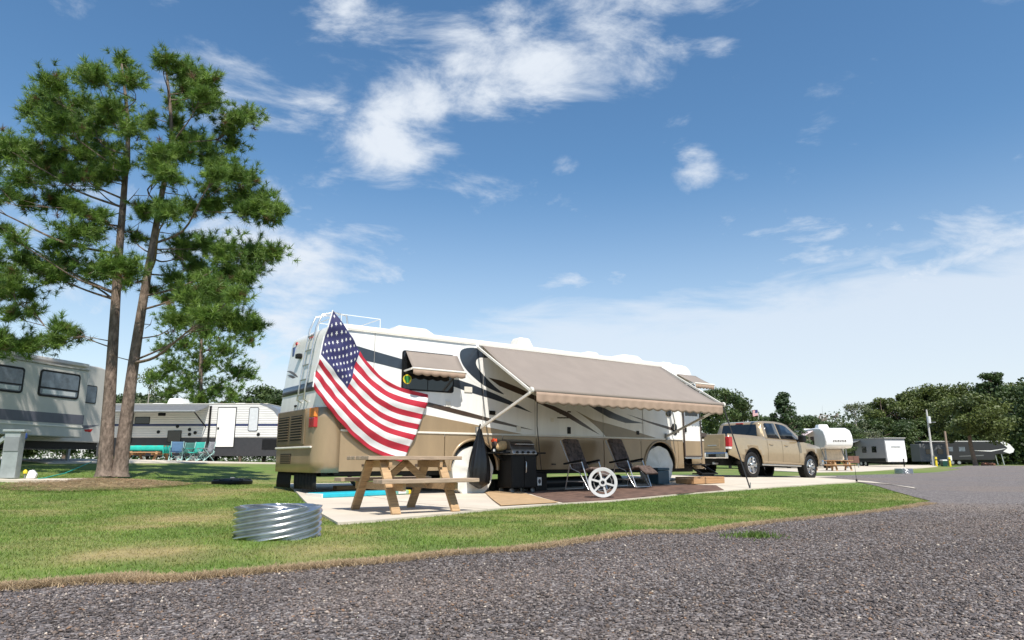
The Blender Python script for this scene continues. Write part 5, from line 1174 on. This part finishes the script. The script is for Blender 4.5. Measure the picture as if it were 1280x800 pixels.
# ---- white travel trailer with grey awning
B = P(345, 578, 36.5); VF = Frame((B.x, B.y, Tz(B.x, B.y)), 91.0)
tt = thing('travel_trailer', 'white travel trailer with black skirt and grey awning behind the lawn', 'trailer', VF.O, VF.a)
def VS(px, py, y=0): return VF.side(px, py, y)
z_t = VS(300, 505)[1]; z_b = VS(300, 570)[1]; z_k = VS(300, 547)[1]; xl = -9.6; xr = VS(354, 540)[0]
WS = siding('white_siding', (.62, .61, .585))
nose = [VS(324, 505), VS(334, 507), VS(343, 512), VS(349, 520), VS(353, 532), VS(354, 545)]
MB().prism([(xl, z_k), (xr, z_k)] + nose[::-1] + [(xl, z_t)], 0, 2.4, 'y').build('body', WS, tt, None, .03)
MB().prism([(xl + .01, z_b), (xr - .15, z_b), (xr - .02, z_k - .004), (xl + .01, z_k - .004)], .01, 2.39, 'y').build('skirt', mat('dark_grey_skirt', (.035, .035, .038), .5), tt)
cap = [VS(326, 503.8), VS(336, 505.5), VS(345.5, 510.5), VS(352, 519), VS(356, 532)]; cin = [VS(352.5, 532), VS(348, 521), VS(342, 513), VS(333.5, 508), VS(325, 505.3)]
MB().prism(cap + cin, -.02, 2.42, 'y').build('front_cap', mat('grey_front_cap', (.17, .19, .22), .4), tt)
z_s = VS(300, 531)[1]; MB().box(xl, xr - .02, -.006, 0, z_s - .06, z_s + .05).build('stripe', mat('navy_trim', (.02, .03, .10), .4), tt)
x0, z1 = VS(273.5, 510); x1, z0 = VS(291.5, 558.5); d_ = MB().box(x0 - .04, x1 + .04, -.012, -.0, z0 - .04, z1 + .04).build('door_frame', BLACK, tt)
MB().box(x0, x1, -.03, -.0125, z0, z1).build('door', WHITE, d_); MB().box(x0 + .03, x0 + .13, -.05, -.031, (z0 + z1) / 2 - .12, (z0 + z1) / 2).build('handle', BLACK, d_)
x0, z1 = VS(312, 509); x1, z0 = VS(322, 539); window(x0, x1, z0, z1, 0, tt, BLACK, .1, glass=CUR)
for (pa, pb) in (((169, 521), (187, 530)), ((198, 516), (207, 520)), ((210, 538), (226, 553))): x0, z1 = VS(*pa); x1, z0 = VS(*pb); window(x0, x1, z0, z1, 0, tt, BLACK, .04)
for p_ in ((198, 540), (237, 537), (244, 541), (237, 543), (222, 533), (323, 543)): x_, z_ = VS(*p_); MB().lathe([(.09, 0), (.09, -.02), (.001, -.025)], 14, c=(x_, 0, z_)).build('vent', BLACK, tt)
for px in (262,): x_, _ = VS(px, 530); MB().box(x_ - .05, x_ + .05, -.05, 0, z_k - .3, z_t - .1).build('awning_arm', BLACK, tt)
x_, _ = VS(165, 530); MB().box(x_ - .05, x_ + .05, -.05, 0, z_k - .3, z_t - .1).build('awning_arm', BLACK, tt)
x0, _ = VS(140, 506); x1, _ = VS(262, 506)
aw = MB().grid(lambda u, v: (x0 + (x1 - x0) * u, -1.5 * v, z_t - .06 - .42 * v - .06 * math.sin(math.pi * v)), 16, 6).build('awning', mat('grey_awning', (.16, .165, .17), .7, var=.12, trans=.15), tt, 40, solid=.008)
MB().tube([(x0, -1.5, z_t - .48), (x1, -1.5, z_t - .48)], .06, 10).build('roller', GREYM, aw, 60)
x_, z_ = VS(253, 531); MB().beam((x1 - .1, -1.5, z_t - .48), (x1 - .1, -.02, z_ - .1), .05, .05).build('arm', BLACK, aw); MB().beam((x0 + .1, -1.5, z_t - .48), (x0 + .1, -.02, z_ - .1), .05, .05).build('arm', BLACK, aw)
for (px, w_, h_) in ((210, .45, .38), (188, .4, .12), (232, .3, .10), (293, .35, .12), (270, .3, .05)):
    x_ = VS(px, 500)[0]; MB().add([(x_ - w_, .7, z_t), (x_ + w_, .7, z_t), (x_ + w_, 1.7, z_t), (x_ - w_, 1.7, z_t), (x_ - w_ + .1, .8, z_t + h_), (x_ + w_ - .1, .8, z_t + h_), (x_ + w_ - .1, 1.6, z_t + h_), (x_ - w_ + .1, 1.6, z_t + h_)], [(0, 3, 2, 1), (4, 5, 6, 7), (0, 1, 5, 4), (1, 2, 6, 5), (2, 3, 7, 6), (3, 0, 4, 7)]).build('roof_unit', WHITE, tt, None, .04)
x0, z1 = VS(328, 549); x1, z0 = VS(346, 562); MB().box(x0, x1, -.006, .009, z0, z1).build('pass_through', BLACK, tt)
MB().box(xl, xr - .3, .3, 2.1, .38, z_b).build('chassis', BLACK, tt); MB().box(xl - .02, xr - .9, -.02, 2.42, z_t, z_t + .03).build('roof_trim', CREAM, tt)
for x in (-5.2, -4.4): wheel(tt, x, .15, .34, .34, .2, ALU, 6, -1, tread=False); wheel(tt, x, 2.2, .34, .34, .2, ALU, 6, 1, tread=False)
MB().beam((xr - .4, 1.2, .45), (xr + 1.1, 1.2, .45), .1, .1).build('tongue', BLACK, tt); MB().beam((xr + .9, 1.2, .02), (xr + .9, 1.2, .75), .07, .07).build('jack', BLACK, tt)
# table with teal cloth and folding camp chairs
def VG(px, py): g = G(px, py); return on(g.x, g.y, .033)
g = P(184, 578, 34); pt = picnic('picnic_table', 'brown picnic table under a teal cloth before the travel trailer', on(g.x, g.y, .03), 92, 1.85, None, WOODO, WOODO)
cl_ = MB()
def cloth(u, v):
    x = -1.02 + 2.04 * u; y = -.52 + 1.04 * v; ex_ = max(0, abs(x) - .93); ey_ = max(0, abs(y) - .37); drop = (ex_ * 4.2 + ey_ * 1.7)
    return (max(-.95, min(.95, x)) * (1 + .02 * math.sin(v * 20)), max(-.40, min(.40, y)) * (1 + .03 * math.sin(u * 23)), .757 - drop)
cl_.grid(cloth, 40, 24); o = cl_.build('tablecloth', TEALC, None, 60, solid=.004); o.location = pt.location; o.rotation_euler = pt.rotation_euler; tag(o, 'teal tablecloth draped over the brown picnic table', 'tablecloth')
def camp_chair(label, px, D, m, rz):
    g = P(px, 577, D); t = thing('camp_chair', label, 'chair', on(g.x, g.y, .033), R(rz), 'folding camp chairs by the travel trailer')
    MB().grid(lambda u, v: (-.25 + .5 * u, .20 + .12 * v + .04 * math.sin(math.pi * u), .42 + .50 * v), 6, 6).build('backrest', m, t, 60, solid=.02)
    MB().grid(lambda u, v: (-.25 + .5 * u, -.25 + .46 * v, .44 - .05 * math.sin(math.pi * u)), 6, 6).build('seat', m, t, 60, solid=.02)
    fm_ = mat('pale_teal_frame', (.35, .55, .52), .5)
    for s in (-1, 1):
        MB().tube([(s * .28, -.26, .02), (s * .27, .30, .46)], .014, 6).build('leg', fm_, t, 60); MB().tube([(s * .28, .28, .02), (s * .27, -.24, .60)], .014, 6).build('leg', fm_, t, 60)
        MB().tube([(s * .27, .22, .40), (s * .27, .33, .94)], .014, 6).build('back_post', fm_, t, 60); MB().box(s * .27 - .04, s * .27 + .04, -.26, .26, .60, .63).build('armrest', m, t)
    MB().tube([(-.28, -.26, .03), (.28, .28, .36)], .012, 6).build('cross_brace', fm_, t, 60); MB().tube([(.28, -.26, .03), (-.28, .28, .36)], .012, 6).build('cross_brace', fm_, t, 60)
camp_chair('blue folding camp chair right beside the teal tablecloth', 219, 33.2, mat('blue_canvas', (.06, .13, .22), .85, var=.15), 20)
camp_chair('dark green folding camp chair behind the blue one', 231, 34.3, mat('green_canvas', (.04, .13, .11), .85, var=.15), -10)
camp_chair('bright teal folding camp chair in the middle of the row', 243, 33.6, mat('teal_canvas', (.03, .32, .26), .85, var=.15), -15)
camp_chair('grey patterned folding camp chair at the end of the row', 256, 33.2, mat('grey_canvas', (.22, .22, .23), .85, var=.7, scale=14), -35)

# ---- utility pedestal on its slab at the far left
g = P(36, 598, 14.6); sl = MB().box(-2.6, .95, -.35, .45, -.1, .06).build('pedestal_slab', CONC, None, None, .01); sl.location = on(g.x, g.y, .0); sl.rotation_euler.z = R(5); tag(sl, 'small concrete slab under the grey utility post', 'slab')
g2 = P(12, 598, 14.6); up = thing('utility_post', 'grey steel utility post with a slanting brace on a small slab', 'post', on(g2.x, g2.y, .06), R(8))
MB().box(-.16, .14, -.10, .10, 0, .95).build('post', mat('grey_green_paint', (.33, .36, .35), .45, metal=.2), up, None, .01)
MB().box(-.20, .22, -.13, .13, .951, 1.0).build('cap', MATS['grey_green_paint'], up, None, .008); MB().beam((-.17, 0, .85), (-.75, 0, .35), .08, .08).build('brace', MATS['grey_green_paint'], up, None, .006); MB().box(-.85, -.70, -.06, .06, 0, .55).build('stub_post', MATS['grey_green_paint'], up)
MB().box(-.14, .14, -.115, -.101, .55, .85).build('hatch', GREYM, up, None, .004)
g3 = P(38, 596, 14.7); sp = thing('water_spigot', 'white and yellow water spigot cover beside the utility post', 'spigot', on(g3.x, g3.y, .06), .3); sp.scale = (.75, .75, .75)
MB().prism([(-.10, 0), (.12, 0), (.16, .12), (.06, .24), (-.04, .22)], -.07, .07, 'y').build('cover', WHITE, sp, None, .02); MB().lathe([(.05, 0), (.055, .06), (.03, .10), (.001, .11)], 14, axis='z', c=(-.14, 0, .14)).build('valve', YELLOW, sp, 50); MB().tube([(-.14, 0, 0), (-.14, 0, .15)], .018, 8).build('pipe', GREYM, sp, 60)
g4 = P(22, 597, 14.9); hp = MB().tube([tuple(on(g4.x, g4.y, .05)), tuple(on(g4.x, g4.y, .55)), tuple(on(g4.x + .02, g4.y, .95))], .03, 8).build('standpipe', GREYM, None, 60); tag(hp, 'thin dark standpipe behind the utility post', 'pipe'); MB().lathe([(.001, 1.0), (.05, .98), (.06, .9), (.03, .86)], 12, axis='z', c=tuple(on(g4.x + .02, g4.y, 0))).build('tap_head', mat('blue_tap', (.03, .08, .3), .5), hp, 50)
o = MB().tube([tuple(on(*P(x, 598, D).xy, .07)) for x, D in ((48, 14.6), (56, 14.9), (64, 15.6), (80, 17), (100, 20), (112, 22))], .012, 6).build('water_hose', TEALC, None, 60); tag(o, 'thin green water hose running from the spigot over the grass', 'hose')

# ---- white fifth wheel trailer beyond the pickup
g = P(1052, 586, 62); g = on(g.x, g.y); FF = Frame(tuple(g), 184.0)
fw = thing('fifth_wheel_trailer', 'white fifth wheel trailer with a rounded nose beyond the pickup hood', 'trailer', g, FF.a)
prof = [(-9.5, .75), (-2.2, .75), (-2.1, 1.75), (-.4, 1.80), (0, 2.0), (.12, 2.4), (.0, 2.9), (-.35, 3.35), (-1.2, 3.62), (-2.5, 3.68), (-9.5, 3.62)]
FW_ = mat('trailer_white', (.78, .77, .75), .35, var=.05, coat=.3); MB().prism(prof, -1.2, 1.2, 'y').build('body', FW_, fw, 40, .10)
MB().box(-9.4, -2.22, -1.212, -1.2, .77, 1.55).build('cream_band', mat('cream_band', (.60, .50, .38), .4), fw); MB().box(-2.09, -2.0, -1.1, 1.1, .78, 1.70).build('front_panel', MATS['cream_band'], fw)
MB().box(-9.3, -2.4, -.9, .9, .40, .75).build('chassis', BLACK, fw)
for y in (-.9, .9):
    MB().beam((-.9, y, .02), (-1.0, y, 1.8), .12, .12).build('landing_leg', GREYM, fw); MB().beam((-.9, y, .3), (-1.9, y, 1.7), .08, .08).build('leg_brace', GREYM, fw)
for x in (-6.6, -5.7): wheel(fw, x, -1.05, .36, .36, .22, ALU, 6, -1, tread=False); wheel(fw, x, 1.05, .36, .36, .22, ALU, 6, 1, tread=False)
MB().box(-4.6, -3.9, -1.22, -1.2, 1.0, 3.0).build('door', WHITE, fw, None, .01)
for x0, x1 in ((-3.6, -2.7), (-7.2, -6.0)): window(x0, x1, 2.1, 2.9, -1.2, fw)
aw = MB().grid(lambda u, v: (-8.8 + 6.2 * u, -1.22 - 1.7 * v, 3.45 - .75 * v - .1 * math.sin(math.pi * v)), 12, 6).build('awning', mat('faded_pink_awning', (.50, .30, .31), .8, c2=(.75, .70, .70), var=.1, scale=1.2), fw, 40, solid=.01)
MB().tube([(-8.8, -2.92, 2.70), (-2.6, -2.92, 2.70)], .07, 10).build('roller', CREAM, aw, 60)
for x in (-8.7, -2.7): MB().beam((x, -2.92, 2.7), (x, -1.22, 1.5), .06, .06).build('arm', BLACK, aw)
MB().add([(-4.4, -.5, 3.66), (-3.2, -.5, 3.66), (-3.2, .5, 3.66), (-4.4, .5, 3.66), (-4.2, -.4, 4.05), (-3.4, -.4, 4.05), (-3.4, .4, 4.05), (-4.2, .4, 4.05)], [(0, 3, 2, 1), (4, 5, 6, 7), (0, 1, 5, 4), (1, 2, 6, 5), (2, 3, 7, 6), (3, 0, 4, 7)]).build('roof_unit', WHITE, fw, None, .05)
MB().box(-8.2, -7.5, -.4, .4, 3.62, 3.85).build('roof_vent', WHITE, fw, None, .05)
lt = MB()
for k in range(8): lt.box(.115, .125, .58 - k * .15 - .10, .58 - k * .15, 2.36, 2.36 + (.12 if k % 2 else .15))
lt.build('nose_lettering', BROWN, fw)
# ---- grey travel trailer with white front
g = P(1122, 580, 78); g = on(g.x, g.y); GF = Frame(tuple(g), 176.0); gt = thing('grey_trailer', 'grey travel trailer with a bright white front panel by the wood edge', 'trailer', g, GF.a)
MB().prism([(-8.5, .55), (-.05, .55), (.0, .9), (-.12, 3.05), (-.3, 3.15), (-8.5, 3.15)], -1.2, 1.2, 'y').build('body', mat('mid_grey_siding', (.28, .285, .295), .45, var=.06), gt, None, .04)
MB().prism([(0.01, .55), (.06, .9), (-.06, 2.85), (-.11, 2.85)], -1.12, 1.12, 'y').build('front_panel', FW_, gt)
MB().box(-8.3, -.2, -1.212, -1.2, .56, .95).build('dark_band', BLACK, gt); MB().box(-8.6, .02, -1.26, 1.26, 3.15, 3.22).build('roof_edge', mat('pale_roof', (.5, .5, .48), .7), gt)
for x in (-2.2, -4.2): window(x - .45, x + .45, 1.6, 2.3, -1.2, gt)
MB().box(-6.9, -6.1, -1.215, -1.2, .8, 2.8).build('door', BLACK, gt)
aw = MB().grid(lambda u, v: (-8.4 + 3.6 * u, -1.22 - 1.5 * v, 3.05 - .5 * v), 6, 4).build('awning', MATS['grey_awning'], gt, 40, solid=.01); MB().tube([(-8.4, -2.72, 2.55), (-4.8, -2.72, 2.55)], .06, 8).build('roller', GREYM, aw, 60)
for x in (-5.2, -4.3): wheel(gt, x, -1.05, .34, .34, .2, ALU, 6, -1, tread=False)
MB().box(-8.3, -.2, -.9, .9, .35, .55).build('chassis', BLACK, gt); MB().beam((0, -.6, .5), (1.3, 0, .5), .1, .1).beam((0, .6, .5), (1.3, 0, .5), .1, .1).beam((1.15, 0, 0), (1.15, 0, .9), .09, .09).build('tongue', BLACK, gt)
lt = MB(); 
for k in range(7): lt.box(-.03, .03, .55 - k * .16 - .11, .55 - k * .16, 2.15, 2.26)
lt.build('front_lettering', GREYM, gt)
# ---- long dark trailer under the trees
g = P(1270, 582, 98); g = on(g.x, g.y); DF = Frame(tuple(g), 98.0); dt = thing('dark_trailer', 'long black fifth wheel trailer with a pale roof edge under the trees', 'trailer', g, DF.a)
BKT = mat('black_gelcoat', (.016, .017, .02), .3, var=.2, coat=.4)
MB().prism([(-12, .7), (-2.6, .7), (-2.4, 1.5), (-.6, 1.6), (-.1, 1.8), (.1, 2.2), (-.4, 2.9), (-1.2, 3.3), (-12, 3.3)], 0, 2.4, 'y').build('body', BKT, dt, 40, .06)
MB().box(-12, -1.2, -.02, 2.42, 3.3, 3.40).build('roof_edge', mat('pale_roof_edge', (.62, .62, .6), .6), dt)
MB().prism([(-.6, 1.62), (-.1, 1.8), (.1, 2.2), (-.4, 2.9), (-1.1, 3.25), (-1.6, 3.2), (-.75, 2.4), (-1.4, 1.9)], -.01, -.001, 'y').build('nose_graphic', FW_, dt)
MB().prism([(-5.5, 2.05), (-3, 1.9), (-1.2, 2.25), (-1.0, 2.35), (-3, 2.05)], -.01, -.001, 'y').build('side_graphic', FW_, dt); MB().prism([(-7.2, 1.2), (-4, 1.3), (-4, 1.45), (-7.2, 1.3)], -.01, -.001, 'y').build('side_graphic', MATS['grey_awning'], dt)
for x in (-8.8, -7.2): window(x, x + .9, 1.9, 2.6, 0, dt, glass=PALEG)
for y in (.4, 2.0): MB().beam((-1.3, y, .02), (-1.5, y, 1.6), .12, .12).build('landing_leg', ALU, dt)
MB().box(-11.5, -2.8, .3, 2.1, .4, .7).build('chassis', BLACK, dt)
for x in (-8.2, -7.3): wheel(dt, x, .15, .36, .36, .22, ALU, 6, -1, tread=False)
g = P(1170, 581, 96); g = on(g.x, g.y); sh = thing('dark_camper', 'small dark grey camper behind the utility pole', 'trailer', g, 0)
MB().prism([(-2, .5), (2.0, .5), (2.2, 1.2), (2.0, 2.5), (1.5, 2.9), (-2, 2.9)], 0, 2.2, 'y').build('body', mat('camper_grey', (.12, .125, .13), .5), sh, 40, .05); window(-1.2, -.3, 1.5, 2.2, 0, sh); window(.4, 1.2, 1.5, 2.2, 0, sh)  # camper body in one dark grey base colour
for x in (-.5, .3): wheel(sh, x, .15, .3, .3, .18, ALU, 6, -1, tread=False)
# ---- poles, bollards, bin, far tables, far fire ring, sticks
g = P(1167, 582, 86); g = on(g.x, g.y, -.1); tpz = P(1158, 512, 86); t = thing('utility_pole', 'pale leaning utility pole with a transformer by the far trailers', 'pole', g)
d = tpz - Vector(g); MB().tube([(0, 0, 0), tuple(d * .5), tuple(d)], [.14, .12, .09], 10).build('shaft', mat('pale_pole_wood', (.50, .48, .45), .85, var=.2, scale=6), t, 60)
MB().lathe([(.001, -.45), (.2, -.45), (.22, 0), (.2, .4), (.001, .42)], 14, axis='z', c=tuple(d * .82 + Vector((0, -.25, 0)))).build('transformer', mat('pale_grey_can', (.6, .61, .62), .5), t, 50)
MB().tube([tuple(d * .76), tuple(d * .76 + Vector((.5, -.3, .1)))], .04, 6).build('lamp_arm', GREYM, t, 60); MB().box(d.x * .76 + .4, d.x * .76 + .7, -.45, -.2, d.z * .76 + .05, d.z * .76 + .15).build('lamp_head', GREYM, t)
g = P(1187, 583, 84); g = on(g.x, g.y, -.1); tpz = P(1181, 539, 84); t = thing('timber_post', 'short brown timber post with a white meter box', 'post', g); d = tpz - Vector(g)
MB().tube([(0, 0, 0), tuple(d)], [.13, .11], 10).build('shaft', mat('brown_pole_wood', (.30, .22, .16), .9, var=.2), t, 60); MB().box(-.2, .2, -.35, -.13, .75, 1.35).build('meter_box', WHITE, t, None, .02)
for px, lab in ((1171, 'yellow bollard beside the pale utility pole'), (1188, 'yellow bollard in front of the brown timber post')):
    g = P(px, 583.5, 82); g = on(g.x, g.y); b = MB(); b.lathe([(.12, -.05), (.12, 1.0), (.09, 1.08), (.001, 1.1)], 14, axis='z'); o = b.build('bollard', YELLOW, None, 50); o.location = g; tag(o, lab, 'bollard', 'yellow bollards by the utility pole'); MB().lathe([(.125, .7), (.125, .82)], 14, axis='z').build('band', BLACK, o, 60)
g = P(1180.5, 584, 82); g = on(g.x, g.y); bn = thing('refuse_bin', 'dark green refuse bin with a white lid between the yellow bollards', 'bin', g)
MB().add([(-.25, -.25, 0), (.25, -.25, 0), (.25, .25, 0), (-.25, .25, 0), (-.31, -.31, .62), (.31, -.31, .62), (.31, .31, .62), (-.31, .31, .62)], [(0, 3, 2, 1), (4, 5, 6, 7), (0, 1, 5, 4), (1, 2, 6, 5), (2, 3, 7, 6), (3, 0, 4, 7)]).build('tub', mat('bin_green', (.01, .06, .045), .5), bn, None, .02); MB().box(-.28, .28, -.28, .28, .63, .78).build('lid', WHITE, bn, None, .03)
g = P(1219, 582, 92); g = on(g.x, g.y); t = thing('tree_stump', 'thick bare tree trunk standing before the long dark trailer', 'tree', g); MB().tube([(.1, 0, -.2), (0, 0, .6), (-.25, 0, 2.6), (-.1, .2, 5), (.1, .3, 9)], [.36, .27, .23, .2, .12], 12).build('trunk', mat('brown_bark', (.24, .16, .11), .9, var=.3, bump=.03), t, 60)
rndl = np.random.default_rng(9); v, f, c, cl = leaf_crown(rndl, 7.5, 5, 11000, .16, DK, LT, .2); v[:, 2] += 2.0; mesh_np('crown', v, f, c, LEAF, t)
for px, D, az, lab in ((1031, 50, 100, 'brown picnic table beside the pickup front wheel, on the far pad'), (1049, 52, 96, 'brown picnic table nearer the fifth wheel nose, on the far pad')):
    g = P(px, 589.5, D); picnic('picnic_table', lab, on(g.x, g.y, .03), az, 1.9, None, WOODO, WOODO)
q = P(1130, 592, 40); fire_ring('fire_ring', 'small galvanised fire ring on the far grass strip beside the road', on(q.x, q.y, -.02), .46, .30, slope=.05, n=96, nzz=24)
for px, lab, m in ((1196, 'reddish stones at the foot of the bare tree trunk', None),):
    pass
for k, px in enumerate((1230, 1236, 1241)):
    g = P(px, 583, 94); b = MB(); b.lathe([(.001, -.1), (.3, -.05), (.38, .15), (.28, .34), (.001, .4)], 8, axis='z'); o = b.build('landscape_rock', mat('red_rock', (.28, .12, .07), .9, var=.3), None, 20); o.location = on(g.x, g.y); o.rotation_euler.z = k; tag(o, 'reddish rock in the row before the long dark trailer', 'rock', 'red rocks before the dark trailer')
# sign by the fifth wheel, stove pipe of site stuff
g = P(1068, 585, 70); g = on(g.x, g.y); t = thing('site_sign', 'small brown site board on two legs beside the fifth wheel', 'sign', g, R(-20)); MB().box(-.5, .5, -.04, .04, .5, 1.2).build('board', mat('dull_red_brown', (.16, .08, .06), .7), t, None, .01)
for x in (-.4, .4): MB().box(x - .05, x + .05, .04, .12, -.05, 1.1).build('leg', GREYM, t)
